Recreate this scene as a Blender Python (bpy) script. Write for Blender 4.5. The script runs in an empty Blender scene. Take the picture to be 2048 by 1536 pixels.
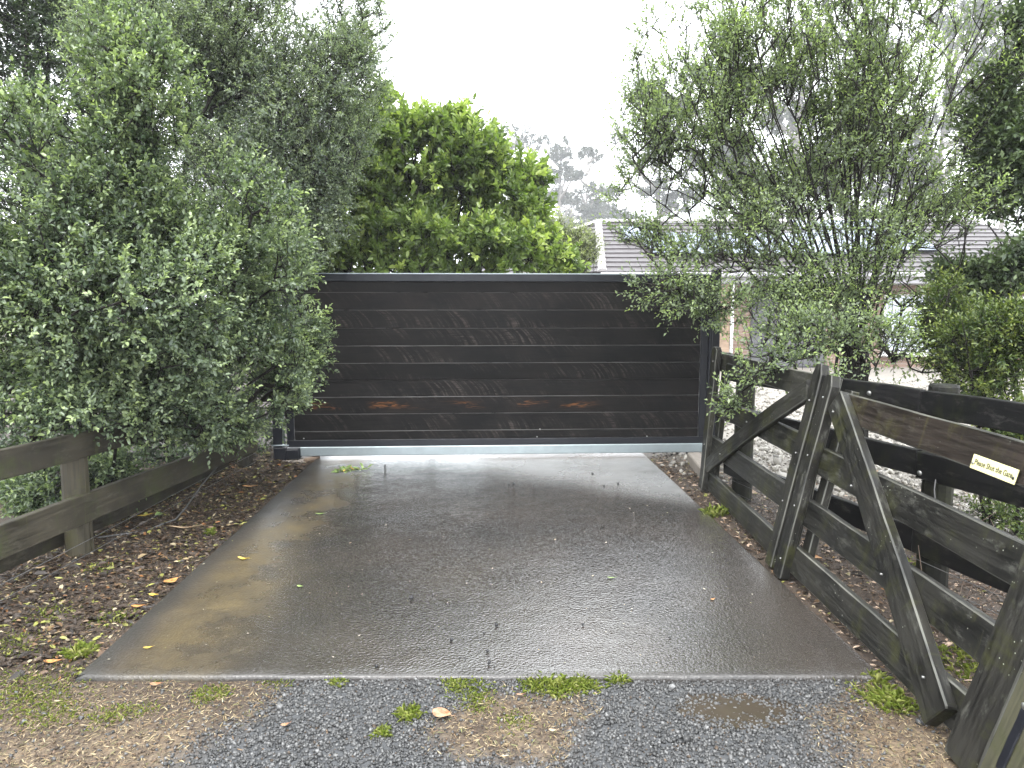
import bpy, math, random
import numpy as np
from mathutils import Vector, Matrix, noise as mnoise

rng = np.random.default_rng(7)
random.seed(7)
SC = bpy.context.scene
COL = SC.collection

# ------------------------------------------------------------------ camera
FPX = 1421.0
PITCH = math.atan(155 / FPX)
EYE = 1.55
cam_d = bpy.data.cameras.new('camera')
cam = bpy.data.objects.new('camera', cam_d)
COL.objects.link(cam)
cam.location = (0, 0, EYE)
cam.rotation_euler = (math.pi / 2 - PITCH, 0, 0)
cam_d.sensor_width = 36.0
cam_d.lens = FPX / 2048 * 36.0
cam_d.clip_start = 0.05
cam_d.clip_end = 1500
SC.camera = cam

# ------------------------------------------------------------------ sky, sun, exposure
world = bpy.data.worlds.new('World')
SC.world = world
world.use_nodes = True
wn = world.node_tree
for n in list(wn.nodes):
    wn.nodes.remove(n)
SUN_EL, SUN_AZ = math.radians(62), math.radians(190)
sky = wn.nodes.new('ShaderNodeTexSky')
sky.sky_type = 'NISHITA'
sky.sun_disc = False
sky.sun_elevation = SUN_EL
sky.sun_rotation = SUN_AZ
sky.air_density = 1.0
sky.dust_density = 6.0
sky.ozone_density = 1.0
hsv = wn.nodes.new('ShaderNodeHueSaturation')
hsv.inputs['Saturation'].default_value = 0.12
mixw = wn.nodes.new('ShaderNodeMix')
mixw.data_type = 'RGBA'
mixw.inputs[0].default_value = 0.8
mixw.inputs['B'].default_value = (15.0, 15.6, 16.2, 1)     # even rain cloud over the clear-sky model
bgw = wn.nodes.new('ShaderNodeBackground')
bgw.inputs['Strength'].default_value = 0.15
outw = wn.nodes.new('ShaderNodeOutputWorld')
wn.links.new(sky.outputs[0], hsv.inputs['Color'])
wn.links.new(hsv.outputs[0], mixw.inputs['A'])
wn.links.new(mixw.outputs['Result'], bgw.inputs['Color'])
wn.links.new(bgw.outputs[0], outw.inputs['Surface'])

sun_d = bpy.data.lights.new('sun', 'SUN')
sun_d.energy = 1.5
sun_d.angle = math.radians(35)
sun_d.color = (1.0, 0.97, 0.93)
sun = bpy.data.objects.new('sun', sun_d)
COL.objects.link(sun)
sd = Vector((math.sin(SUN_AZ) * math.cos(SUN_EL), math.cos(SUN_AZ) * math.cos(SUN_EL), math.sin(SUN_EL)))
sun.rotation_euler = sd.to_track_quat('Z', 'Y').to_euler()
sun.location = (0, 0, 40)

vs = SC.view_settings
vs.view_transform = 'Standard'
vs.look = 'None'
vs.gamma = 1.0
vs.use_curve_mapping = False
vs.exposure = 1.28
SC.cycles.max_bounces = 6
SC.cycles.diffuse_bounces = 3
SC.cycles.glossy_bounces = 3
SC.cycles.transmission_bounces = 4
SC.cycles.transparent_max_bounces = 6
SC.cycles.volume_bounces = 0
SC.cycles.sample_clamp_indirect = 8.0

# ------------------------------------------------------------------ measuring helpers
ST, CT = math.sin(PITCH), math.cos(PITCH)


def ray(u, v):
    dx, dy = (u - 1024) / FPX, (768 - v) / FPX
    return np.array([dx, CT + dy * ST, -ST + dy * CT])


def gp(u, v, z=0.0):
    d = ray(u, v)
    t = (z - EYE) / d[2]
    return np.array([0, 0, EYE]) + d * t


def at(u, v, Y):
    d = ray(u, v)
    return np.array([0, 0, EYE]) + d * (Y / d[1])


def project(P):
    q = np.asarray(P) - np.array([0, 0, EYE])
    zc = q[..., 1] * CT - q[..., 2] * ST
    yc = q[..., 1] * ST + q[..., 2] * CT
    return 1024 + FPX * q[..., 0] / zc, 768 - FPX * yc / zc, zc


# ------------------------------------------------------------------ scene-tree helpers
FR = {}


def tag(o, label=None, cat=None, group=None, kind=None):
    if label: o['label'] = label
    if cat: o['category'] = cat
    if group: o['group'] = group
    if kind: o['kind'] = kind
    return o


def put(o, frame, parent=None):
    FR[o.name] = frame.copy()
    if parent is not None:
        o.parent = parent
        o.matrix_basis = FR[parent.name].inverted() @ frame
    else:
        o.matrix_basis = frame
    return o


def thing(name, label, cat, loc, group=None):
    o = bpy.data.objects.new(name, None)
    o.empty_display_size = 0.1
    COL.objects.link(o)
    tag(o, label, cat, group)
    return put(o, Matrix.Translation(Vector(loc)))


def np_mesh(name, V, F, mat, tint=None, col=None, smooth=False):
    me = bpy.data.meshes.new(name)
    V = np.asarray(V, dtype=np.float32)
    n = len(V)
    me.vertices.add(n)
    me.vertices.foreach_set('co', V.ravel())
    groups = F if isinstance(F, list) and len(F) and isinstance(F[0], np.ndarray) else [np.asarray(F)]
    idx = np.concatenate([g.ravel() for g in groups]).astype(np.int32)
    tot = np.concatenate([np.full(len(g), g.shape[1]) for g in groups]).astype(np.int32)
    start = np.concatenate([[0], np.cumsum(tot)[:-1]]).astype(np.int32)
    me.loops.add(len(idx))
    me.loops.foreach_set('vertex_index', idx)
    me.polygons.add(len(tot))
    me.polygons.foreach_set('loop_start', start)
    me.polygons.foreach_set('loop_total', tot)
    if smooth:
        me.polygons.foreach_set('use_smooth', np.ones(len(tot), dtype=bool))
    if tint is not None:
        a = me.attributes.new('tint', 'FLOAT', 'POINT')
        a.data.foreach_set('value', np.asarray(tint, dtype=np.float32))
    if col is not None:
        a = me.attributes.new('col', 'FLOAT_COLOR', 'POINT')
        c = np.ones((n, 4), dtype=np.float32)
        c[:, :3] = col
        a.data.foreach_set('color', c.ravel())
    me.update(calc_edges=True)
    me.validate()
    if mat is not None:
        me.materials.append(mat)
    return me


def mesh_part(name, V, F, mat, parent=None, frame=None, smooth=False, **kw):
    """V in world space, faces as a list of index lists."""
    V = np.asarray(V, dtype=float)
    if frame is None:
        c = (V.min(0) + V.max(0)) / 2
        frame = Matrix.Translation(Vector(c))
    inv = np.array(frame.inverted())
    L = V @ inv[:3, :3].T + inv[:3, 3]
    me = bpy.data.meshes.new(name)
    me.from_pydata([tuple(p) for p in L], [], [tuple(int(i) for i in f) for f in F])
    me.update()
    if smooth:
        for p in me.polygons:
            p.use_smooth = True
    if mat is not None:
        me.materials.append(mat)
    o = bpy.data.objects.new(name, me)
    COL.objects.link(o)
    return put(o, frame, parent)


def link_mesh(name, me, frame, parent=None):
    o = bpy.data.objects.new(name, me)
    COL.objects.link(o)
    return put(o, frame, parent)


def basis(x, z):
    x = np.asarray(x, float); x = x / np.linalg.norm(x)
    z = np.asarray(z, float); z = z - x * (z @ x); z = z / np.linalg.norm(z)
    y = np.cross(z, x)
    return x, y, z


def frame_of(o, x, z):
    x, y, z = basis(x, z)
    M = Matrix(((x[0], y[0], z[0], o[0]), (x[1], y[1], z[1], o[1]), (x[2], y[2], z[2], o[2]), (0, 0, 0, 1)))
    return M


def sweep(rings, closed_caps=True):
    """rings: (n, m, 3) -> verts, faces"""
    n, m = len(rings), len(rings[0])
    V = np.concatenate(rings)
    F = []
    for i in range(n - 1):
        for j in range(m):
            a, b = i * m + j, i * m + (j + 1) % m
            F.append((a, b, b + m, a + m))
    if closed_caps:
        F.append(tuple(range(m - 1, -1, -1)))
        F.append(tuple((n - 1) * m + j for j in range(m)))
    return V, F


def beam(name, p0, p1, w, t, up, mat, parent=None, cham=0.004, seg=6, wob=0.0012, tip0=0, tip1=0, edge=None):
    """a sawn timber from p0 to p1: w along `up`, t across."""
    p0, p1 = np.asarray(p0, float), np.asarray(p1, float)
    L = np.linalg.norm(p1 - p0)
    x, y, z = basis(p1 - p0, up)
    c = cham
    sec = [(-t / 2 + c, -w / 2), (t / 2 - c, -w / 2), (t / 2, -w / 2 + c), (t / 2, w / 2 - c), (t / 2 - c, w / 2), (-t / 2 + c, w / 2), (-t / 2, w / 2 - c), (-t / 2, -w / 2 + c)]
    ss = [0, c] + [L * i / seg for i in range(1, seg)] + [L - c, L]
    rings = []
    for k, s in enumerate(ss):
        f = 1.0
        if k in (0, len(ss) - 1):
            f = 1 - 2 * c / min(w, t)
        oy, oz = rng.normal(0, wob, 2)
        fw = f
        if tip0 and s < tip0: fw = f * (0.55 + 0.45 * s / tip0)
        if tip1 and L - s < tip1: fw = f * (0.55 + 0.45 * (L - s) / tip1)
        rings.append(np.array([p0 + x * s + y * (a * f + oy) + z * (b * fw + oz) for a, b in sec]))
    V, F = sweep(rings)
    o = mesh_part(name, V, F, mat, parent, frame_of((p0 + p1) / 2, x, z))
    return pale_arrises(o, edge, (1, 3, 5, 7)) if edge else o


def pale_arrises(o, edge, sides):
    """the sawn arrises of a timber get a paler surface, its highlight painted in"""
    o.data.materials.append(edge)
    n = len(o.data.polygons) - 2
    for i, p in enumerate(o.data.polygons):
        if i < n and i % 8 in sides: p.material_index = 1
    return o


def box(name, c, s, mat, parent=None, ang=0.0, cham=0.003):
    c = np.asarray(c, float)
    ca, sa = math.cos(ang), math.sin(ang)
    ex = np.array([ca, sa, 0])
    return beam(name, c - ex * s[0] / 2, c + ex * s[0] / 2, s[2], s[1], (0, 0, 1), mat, parent, cham=cham, seg=1, wob=0)


def tube(name, pts, r, mat, parent=None, sides=8, smooth=True):
    pts = [np.asarray(p, float) for p in pts]
    rr = r if hasattr(r, '__len__') else [r] * len(pts)
    rings = []
    for i, p in enumerate(pts):
        d = pts[min(i + 1, len(pts) - 1)] - pts[max(i - 1, 0)]
        ref = (0, 0, 1) if abs(d[2]) < 0.9 * np.linalg.norm(d) else (1, 0, 0)
        x, y, z = basis(d, ref)
        rings.append(np.array([p + rr[i] * (y * math.cos(2 * math.pi * k / sides) + z * math.sin(2 * math.pi * k / sides)) for k in range(sides)]))
    V, F = sweep(rings)
    fr = frame_of(pts[len(pts) // 2], pts[-1] - pts[0], (0, 0.02, 1) if abs((pts[-1] - pts[0])[2]) < 0.9 * np.linalg.norm(pts[-1] - pts[0]) else (1, 0, 0))
    return mesh_part(name, V, F, mat, parent, fr, smooth)


def round_post(name, foot, top, r, mat, parent=None):
    foot = np.asarray(foot, float); top = np.asarray(top, float)
    H = np.linalg.norm(top - foot)
    ss = [0, .3 * H, .7 * H, H - .012, H]
    rings = []
    x, y, z = basis(top - foot, (1, 0, 0))
    off = rng.normal(0, .012, 14)
    for k, s in enumerate(ss):
        q = r * (1.06 - .1 * s / H) * (0.9 if k == 4 else 1)
        rings.append(np.array([foot + x * s + (q * (1 + off[j])) * (y * math.cos(2 * math.pi * j / 14) + z * math.sin(2 * math.pi * j / 14)) for j in range(14)]))
    V, F = sweep(rings)
    return mesh_part(name, V, F, mat, parent, frame_of((foot + top) / 2, x, z))


# ------------------------------------------------------------------ materials
def nt_new(name):
    m = bpy.data.materials.new(name)
    m.use_nodes = True
    nt = m.node_tree
    for n in list(nt.nodes):
        nt.nodes.remove(n)
    out = nt.nodes.new('ShaderNodeOutputMaterial')
    b = nt.nodes.new('ShaderNodeBsdfPrincipled')
    nt.links.new(b.outputs[0], out.inputs['Surface'])
    return m, nt, b, out


class G:
    """tiny node-graph writer"""
    def __init__(s, nt): s.nt = nt

    def _in(s, sock, v):
        if hasattr(v, 'is_output') or isinstance(v, bpy.types.NodeSocket): s.nt.links.new(v, sock)
        elif v is not None:
            try: sock.default_value = v
            except Exception:
                sock.default_value = (*v, 1) if len(v) == 3 else v

    def math(s, op, a, b=None, c=None, clamp=False):
        n = s.nt.nodes.new('ShaderNodeMath'); n.operation = op; n.use_clamp = clamp
        s._in(n.inputs[0], a)
        if b is not None: s._in(n.inputs[1], b)
        if c is not None: s._in(n.inputs[2], c)
        return n.outputs[0]

    def noise(s, vec, scale, detail=4, rough=.55, dist=0.0):
        n = s.nt.nodes.new('ShaderNodeTexNoise')
        s._in(n.inputs['Vector'], vec)
        n.inputs['Scale'].default_value = scale; n.inputs['Detail'].default_value = detail
        n.inputs['Roughness'].default_value = rough; n.inputs['Distortion'].default_value = dist
        return n.outputs['Fac']

    def voro(s, vec, scale, feature='F1', out='Distance', rand=1.0):
        n = s.nt.nodes.new('ShaderNodeTexVoronoi'); n.feature = feature
        s._in(n.inputs['Vector'], vec); n.inputs['Scale'].default_value = scale
        n.inputs['Randomness'].default_value = rand
        return n.outputs[out]

    def mapr(s, v, a, b, c=0.0, d=1.0, smooth=True):
        n = s.nt.nodes.new('ShaderNodeMapRange')
        n.interpolation_type = 'SMOOTHSTEP' if smooth else 'LINEAR'
        s._in(n.inputs['Value'], v)
        n.inputs['From Min'].default_value = a; n.inputs['From Max'].default_value = b
        n.inputs['To Min'].default_value = c; n.inputs['To Max'].default_value = d
        return n.outputs[0]

    def mix(s, f, a, b):
        n = s.nt.nodes.new('ShaderNodeMix'); n.data_type = 'RGBA'
        s._in(n.inputs[0], f)
        s._in(n.inputs['A'], (*a, 1) if isinstance(a, tuple) and len(a) == 3 else a)
        s._in(n.inputs['B'], (*b, 1) if isinstance(b, tuple) and len(b) == 3 else b)
        return n.outputs['Result']

    def obj(s):
        return s.nt.nodes.new('ShaderNodeTexCoord').outputs['Object']

    def vmath(s, op, a, b=None):
        n = s.nt.nodes.new('ShaderNodeVectorMath'); n.operation = op
        s._in(n.inputs[0], a)
        if b is not None: s._in(n.inputs[1], b)
        return n.outputs[0]

    def rnd(s):
        return s.nt.nodes.new('ShaderNodeObjectInfo').outputs['Random']

    def sep(s, v):
        n = s.nt.nodes.new('ShaderNodeSeparateXYZ'); s._in(n.inputs[0], v)
        return n.outputs

    def comb(s, x, y, z):
        n = s.nt.nodes.new('ShaderNodeCombineXYZ')
        s._in(n.inputs[0], x); s._in(n.inputs[1], y); s._in(n.inputs[2], z)
        return n.outputs[0]

    def attr(s, name, out='Fac'):
        n = s.nt.nodes.new('ShaderNodeAttribute'); n.attribute_name = name
        return n.outputs[out]

    def bump(s, h, strength, dist):
        n = s.nt.nodes.new('ShaderNodeBump')
        s._in(n.inputs['Height'], h); n.inputs['Strength'].default_value = strength; n.inputs['Distance'].default_value = dist
        return n.outputs[0]


def M_plain(name, colr, rough=.5, metal=0.0, var=.25, scale=12, bump=.0, spec=.5):
    m, nt, b, _ = nt_new(name)
    g = G(nt)
    v = g.obj()
    n = g.noise(v, scale, 5)
    a = tuple(c * (1 - var) for c in colr); c2 = tuple(min(1, c * (1 + var)) for c in colr)
    nt.links.new(g.mix(n, a, c2), b.inputs['Base Color'])
    nt.links.new(g.mapr(g.noise(v, scale * 2.3, 4), .3, .7, max(.03, rough - .12), rough + .12), b.inputs['Roughness'])
    b.inputs['Metallic'].default_value = metal
    b.inputs['Specular IOR Level'].default_value = spec
    if bump:
        nt.links.new(g.bump(g.noise(v, scale * 8, 4), .5, bump), b.inputs['Normal'])
    return m


def M_wood(name, dark, light, moss=0.0, spec=.4, moss_col=(.06, .075, .02), rough=.5, wear=0.0, wear_col=(.2, .19, .17), saw=0.0, knots=None, pale=0.0):
    """timber: object X runs along the board."""
    m, nt, b, _ = nt_new(name)
    g = G(nt)
    v0 = g.obj()
    r = g.rnd()
    off = g.comb(g.math('MULTIPLY', r, 37.0), g.math('MULTIPLY', r, 11.0), g.math('MULTIPLY', r, 23.0))
    v = g.vmath('ADD', v0, off)
    vg = g.vmath('MULTIPLY', v, (1.6, 26, 26))
    grain = g.noise(vg, 2.2, 6, .62, .6)
    blot = g.noise(v, 3.1, 4)
    f = g.mapr(g.math('ADD', g.math('MULTIPLY', grain, .65), g.math('MULTIPLY', blot, .5)), .38, .78)
    colr = g.mix(f, dark, light)
    shade = g.mapr(r, 0, 1, .72, 1.3, smooth=False)
    mul = nt.nodes.new('ShaderNodeVectorMath'); mul.operation = 'SCALE'
    nt.links.new(colr, mul.inputs[0]); nt.links.new(shade, mul.inputs['Scale'])
    colr = mul.outputs[0]
    h = g.math('MULTIPLY', grain, 1.0)
    if saw:
        x, y, z = g.sep(v0)[0:3]
        zz = g.math('MULTIPLY', z, z)
        arc = g.math('ADD', g.math('ADD', x, g.math('MULTIPLY', z, .75)), g.math('MULTIPLY', zz, 2.6))
        arc = g.math('ADD', arc, g.math('ADD', g.math('MULTIPLY', r, 9.0), g.math('MULTIPLY', g.noise(v, 4, 2), .05)))
        w = g.noise(g.comb(g.math('MULTIPLY', arc, 26.0), g.math('MULTIPLY', z, 1.3), r), 1.0, 3, .7)
        msk = g.mapr(g.noise(g.vmath('MULTIPLY', v, (1, 3, 3)), 1.3, 3), .40, .64)
        sw = g.math('MULTIPLY', g.mapr(w, .47, .66), g.math('MULTIPLY', msk, g.mapr(g.noise(g.vmath('MULTIPLY', v, (5, 30, 30)), 3, 3), .3, .65)))
        colr = g.mix(g.math('MULTIPLY', sw, saw), colr, (.044, .037, .033))
        h = g.math('ADD', h, g.math('MULTIPLY', sw, .9))
    if knots:
        # the bare heart of the board: pale orange rings where the stain has come away, in long eyes along the middle
        x, y, z = g.sep(v0)[0:3]
        band = g.math('SUBTRACT', 1.0, g.mapr(g.math('ABSOLUTE', g.math('ADD', z, g.math('MULTIPLY', g.math('SUBTRACT', g.noise(v, 2.2, 2), .5), .05))), .012, .05))
        eyes = g.mapr(g.noise(g.vmath('MULTIPLY', v, (1.1, .01, 4.0)), 2.3, 3, .5), .46, .6)
        xr = g.math('MULTIPLY', g.mapr(x, -2.0, -1.85), g.math('SUBTRACT', 1.0, g.mapr(x, .75, 1.1)))
        rings = g.math('SINE', g.math('MULTIPLY', g.math('ADD', g.noise(g.vmath('MULTIPLY', v, (1.2, .01, 14)), 1.6, 3), g.math('MULTIPLY', z, 3.0)), 60))
        k = g.math('MULTIPLY', g.math('MULTIPLY', band, eyes), g.math('MULTIPLY', xr, g.mapr(rings, .0, .9)))
        colr = g.mix(k, colr, (.115, .047, .016))
    if wear:
        wmask = g.mapr(g.noise(g.vmath('MULTIPLY', v, (3, 7, 7)), 2.6, 9, .75), .52, .70)
        colr = g.mix(g.math('MULTIPLY', wmask, wear), colr, wear_col)
    if moss:
        mm = g.mapr(g.noise(g.vmath('MULTIPLY', v, (3.5, 2.2, 2.2)), 1.9, 8, .7), .5, .66)
        colr = g.mix(g.math('MULTIPLY', mm, moss), colr, moss_col)
        st = g.mapr(g.noise(g.vmath('MULTIPLY', v, (22, 4, 2.5)), 1.2, 4, .6), .6, .75)
        colr = g.mix(g.math('MULTIPLY', st, moss * .6), colr, tuple(c * 1.5 for c in moss_col))
    if pale:
        sp = g.mapr(g.voro(v, 38, rand=1.0), .13, .07)
        sp = g.math('MULTIPLY', sp, g.mapr(g.noise(v, 6, 3), .5, .65))
        colr = g.mix(g.math('MULTIPLY', sp, pale), colr, (.32, .33, .27))
    nt.links.new(colr, b.inputs['Base Color'])
    nt.links.new(g.mapr(grain, .3, .7, rough - .12, rough + .15), b.inputs['Roughness'])
    nt.links.new(g.bump(h, .55, .0022), b.inputs['Normal'])
    b.inputs['Specular IOR Level'].default_value = spec
    return m


def M_leaf(name, dark, mid, new, rough=.38, transl=.25):
    m, nt, b, out = nt_new(name)
    g = G(nt)
    t = g.attr('tint')
    n = nt.nodes.new('ShaderNodeValToRGB')
    e = n.color_ramp.elements
    e[0].position = 0.0; e[0].color = (*dark, 1)
    e[1].position = 1.0; e[1].color = (*new, 1)
    k = e.new(.55); k.color = (*mid, 1)
    nt.links.new(t, n.inputs[0])
    nt.links.new(n.outputs[0], b.inputs['Base Color'])
    b.inputs['Roughness'].default_value = rough
    b.inputs['Specular IOR Level'].default_value = .5
    tr = nt.nodes.new('ShaderNodeBsdfTranslucent')
    tm = nt.nodes.new('ShaderNodeMix'); tm.data_type = 'RGBA'; tm.blend_type = 'MULTIPLY'
    tm.inputs[0].default_value = 1.0
    nt.links.new(n.outputs[0], tm.inputs['A']); tm.inputs['B'].default_value = (1.2, 1.35, .6, 1)
    nt.links.new(tm.outputs['Result'], tr.inputs['Color'])
    mx = nt.nodes.new('ShaderNodeMixShader'); mx.inputs[0].default_value = transl
    nt.links.new(b.outputs[0], mx.inputs[1]); nt.links.new(tr.outputs[0], mx.inputs[2])
    nt.links.new(mx.outputs[0], out.inputs['Surface'])
    return m


def M_col(name, rough=.5, var=.3, spec=.5, scale=60, bump=0.0):
    """each loose piece brings its own colour in the attribute col"""
    m, nt, b, _ = nt_new(name)
    g = G(nt)
    c = g.attr('col', 'Color')
    n = g.mapr(g.noise(g.obj(), scale, 4), .3, .7, 1 - var, 1 + var, smooth=False)
    s = nt.nodes.new('ShaderNodeVectorMath'); s.operation = 'SCALE'
    nt.links.new(c, s.inputs[0]); nt.links.new(n, s.inputs['Scale'])
    nt.links.new(s.outputs[0], b.inputs['Base Color'])
    b.inputs['Roughness'].default_value = rough
    b.inputs['Specular IOR Level'].default_value = spec
    if bump:
        nt.links.new(g.bump(g.noise(g.obj(), scale * 4, 3), .6, bump), b.inputs['Normal'])
    return m


MW_plank = M_wood('stained_plank', (.0022, .0022, .0025), (.0095, .008, .0075), rough=.55, saw=1.0, spec=.11)
MW_knot = M_wood('stained_plank_bare_heart', (.0022, .0021, .0023), (.0095, .0077, .007), rough=.55, saw=.5, knots=True, spec=.11)
MW_left = M_wood('weathered_rail', (.012, .010, .0065), (.048, .041, .028), moss=.7, moss_col=(.04, .048, .015), rough=.6, wear=.5, wear_col=(.10, .092, .07))
MW_leftpost = M_wood('weathered_pole', (.014, .012, .007), (.045, .038, .024), moss=.6, moss_col=(.05, .05, .018), rough=.62)
MW_gate = M_wood('charcoal_gate_timber', (.003, .003, .0028), (.027, .0255, .0215), moss=.7, moss_col=(.036, .037, .014), rough=.5, wear=.8, wear_col=(.078, .077, .066), pale=.9, spec=.22)
MW_gate_rusty = M_wood('reddish_gate_rail', (.006, .0045, .0036), (.026, .019, .0145), moss=.75, moss_col=(.045, .04, .016), rough=.52, spec=.22, wear=.25, wear_col=(.12, .11, .09), pale=.4)
MW_arris = M_wood('rubbed_lit_arris', (.012, .012, .011), (.12, .118, .10), moss=.3, moss_col=(.06, .062, .03), rough=.45, spec=.4)  # rubbed timber edges, with a thin highlight painted into their colour
MW_plankglint = M_wood('plank_edge_highlight', (.005, .005, .005), (.042, .04, .038), rough=.35, spec=.5)  # sky highlight along the board joints, painted as a paler edge colour
MW_back = M_wood('black_back_rail', (.003, .003, .0036), (.011, .0105, .0105), moss=.12, rough=.45, wear=.15, spec=.16)
MW_backpost = M_wood('black_back_pole', (.007, .007, .006), (.024, .024, .018), moss=.55, moss_col=(.04, .044, .02), rough=.6, spec=.2)
MW_mossy = M_wood('mossy_hinge_post', (.02, .02, .012), (.055, .052, .03), moss=.8, moss_col=(.042, .046, .016), rough=.65)
MW_timber = M_wood('raw_timber', (.16, .11, .075), (.3, .22, .16), moss=.2, rough=.6)
M_black = M_plain('black_powder_coat', (.006, .007, .011), .42, 0, .1, 6, 0, .35)
M_galv = M_plain('galvanised_steel', (.27, .31, .325), .4, .5, .16, 9)
M_steel = M_plain('bolt_zinc', (.3, .3, .29), .4, .7, .2, 60)
M_conc = M_plain('old_concrete', (.24, .21, .18), .75, 0, .3, 14, .004)
M_bark = M_plain('dark_bark', (.014, .012, .010), .7, 0, .5, 30, .003, .2)
M_bark_pale = M_plain('gum_bark', (.2, .18, .16), .7, 0, .35, 3)
M_wire = M_plain('fence_wire', (.12, .12, .12), .45, .4, .2, 40)
M_sign = M_plain('sign_yellow', (.74, .70, .36), .35, 0, .06, 20)
M_ink = M_plain('sign_ink', (.012, .012, .012), .4)


# ------------------------------------------------------------------ the ground and the driveway
def pad_left(y): return -1.844 - .0396 * (y - 2.847)
def pad_right(y): return 1.574 - .0372 * (y - 2.847)


def vnoise(P, scale, seed=0):
    """cheap smooth value noise for arrays of 2-D points"""
    P = np.asarray(P)[:, :2] * scale + seed * 17.31
    i = np.floor(P).astype(int); f = P - i; f = f * f * (3 - 2 * f)

    def h(a, b):
        k = (a * 374761393 + b * 668265263 + seed * 1442695) & 0x7fffffff
        k = ((k ^ (k >> 13)) * 1274126177) & 0x7fffffff
        return ((k ^ (k >> 16)) & 0xffff) / 65535.0
    a, b = i[:, 0], i[:, 1]
    return (h(a, b) * (1 - f[:, 0]) + h(a + 1, b) * f[:, 0]) * (1 - f[:, 1]) + (h(a, b + 1) * (1 - f[:, 0]) + h(a + 1, b + 1) * f[:, 0]) * f[:, 1]


def fbm(P, s, seed=0, o=3):
    return sum(vnoise(P, s * 2 ** k, seed + k) / 2 ** k for k in range(o)) / sum(1 / 2 ** k for k in range(o))


def sstep(a, b, x):
    t = np.clip((x - a) / (b - a), 0, 1)
    return t * t * (3 - 2 * t)


def gravel_w(P):
    """how much grey road gravel lies at each ground point (0..1)"""
    x, y = P[:, 0], P[:, 1]
    n = fbm(P, 2.6, 3) - .5
    n = n + .5 * (fbm(P, 11, 4) - .5)
    w = sstep(-.2, .16, x - (-1.12 + .42 * (y - 2.25)) + n * .5)
    w *= sstep(.1, -.16, x - (1.52 - .85 * np.clip(2.85 - y, 0, 1)) + n * .4)
    c = gp(1010, 1425)
    q = np.hypot((x - c[0]) / .3, (y - c[1]) / .27)
    w *= sstep(.45, 1.15, q + n * 1.3)
    w *= sstep(2.93, 2.83, y)
    return w


def pale_w(P):
    x, y = P[:, 0], P[:, 1]
    n = fbm(P, 1.3, 9) - .5
    w = sstep(-.3, .5, x - np.interp(y, [2, 4, 5, 6, 7.3, 9, 40], [9, 3.6, 2.9, 2.25, 1.5, 1.2, 1.2]) + n * .6)
    return w * sstep(26, 20, y)


def ground_z(P):
    x, y = P[:, 0], P[:, 1]
    z = -.022 + .02 * (fbm(P, 3.0, 1) - .5)
    z += .06 * sstep(0, .8, pad_left(y) - x) * sstep(2.6, 3.6, y)
    z += .02 * sstep(0, .3, x - pad_right(y)) * sstep(2.9, 3.6, y)
    inside = (x > pad_left(y) + .09) & (x < pad_right(y) - .09) & (y > 2.93)
    z = z - .02 * np.exp(-((x - .93) / .33) ** 2 - ((y - 2.66) / .14) ** 2)
    far = (np.abs(x) > 20) | (y > 40)
    z = np.where(far, -.02, z)
    return np.where(inside, -.07, z)


xs = np.concatenate([[-320, -120, -50, -25, -14, -9], np.arange(-6, 8.01, .08), [10, 14, 25, 50, 120, 320]])
ys = np.concatenate([[-60, -20, -8, -3, -1], np.arange(0, 13.01, .08), [14, 16, 19, 25, 40, 90, 250, 600]])
XX, YY = np.meshgrid(xs, ys, indexing='ij')
GPts = np.stack([XX.ravel(), YY.ravel()], 1)
GZ = ground_z(GPts)
nx, ny = len(xs), len(ys)
ii = np.arange(nx * ny).reshape(nx, ny)
GF = np.stack([ii[:-1, :-1], ii[1:, :-1], ii[1:, 1:], ii[:-1, 1:]], -1).reshape(-1, 4)
gcol = np.zeros((len(GPts), 3)); gcol[:, 0] = gravel_w(GPts); gcol[:, 1] = pale_w(GPts)
gcol[:, 2] = sstep(2.9, 2.2, GPts[:, 1] + .5 * (fbm(GPts, 2, 5) - .5))

m, nt, b, _ = nt_new('soil'); g = G(nt)
zc = g.sep(g.attr('col', 'Vector'))
ov = g.obj()
fine = g.noise(ov, 55, 6, .65)
soil = g.mix(fine, (.016, .011, .008), (.075, .05, .032))
hay = g.mix(g.mapr(g.math('ADD', g.math('MULTIPLY', g.noise(ov, 60, 5, .75), .6), g.math('MULTIPLY', g.noise(ov, 7, 4), .4)), .36, .64), (.03, .019, .012), (.19, .14, .09))
grv = g.mix(g.noise(ov, 120, 4, .6), (.02, .021, .023), (.085, .088, .092))
pal = g.mix(g.noise(ov, 26, 6, .7), (.09, .08, .068), (.31, .285, .25))
c1 = g.mix(zc[2], soil, hay)
c1 = g.mix(zc[0], c1, grv)
c1 = g.mix(zc[1], c1, pal)
nt.links.new(c1, b.inputs['Base Color'])
b.inputs['Roughness'].default_value = .7
nt.links.new(g.bump(fine, .8, .012), b.inputs['Normal'])
M_soil = m
GZ2 = GZ.reshape(nx, ny)


def ground_z(P):
    """height of the ground mesh itself, between its grid points"""
    P = np.asarray(P)
    i = np.clip(np.searchsorted(xs, P[:, 0]) - 1, 0, nx - 2); j = np.clip(np.searchsorted(ys, P[:, 1]) - 1, 0, ny - 2)
    a = (P[:, 0] - xs[i]) / (xs[i + 1] - xs[i]); c = (P[:, 1] - ys[j]) / (ys[j + 1] - ys[j])
    return (GZ2[i, j] * (1 - a) + GZ2[i + 1, j] * a) * (1 - c) + (GZ2[i, j + 1] * (1 - a) + GZ2[i + 1, j + 1] * a) * c


me = np_mesh('ground', np.column_stack([GPts, GZ]), GF, M_soil, col=gcol, smooth=True)
ground = link_mesh('ground', me, Matrix.Identity(4)); tag(ground, kind='structure')

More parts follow.
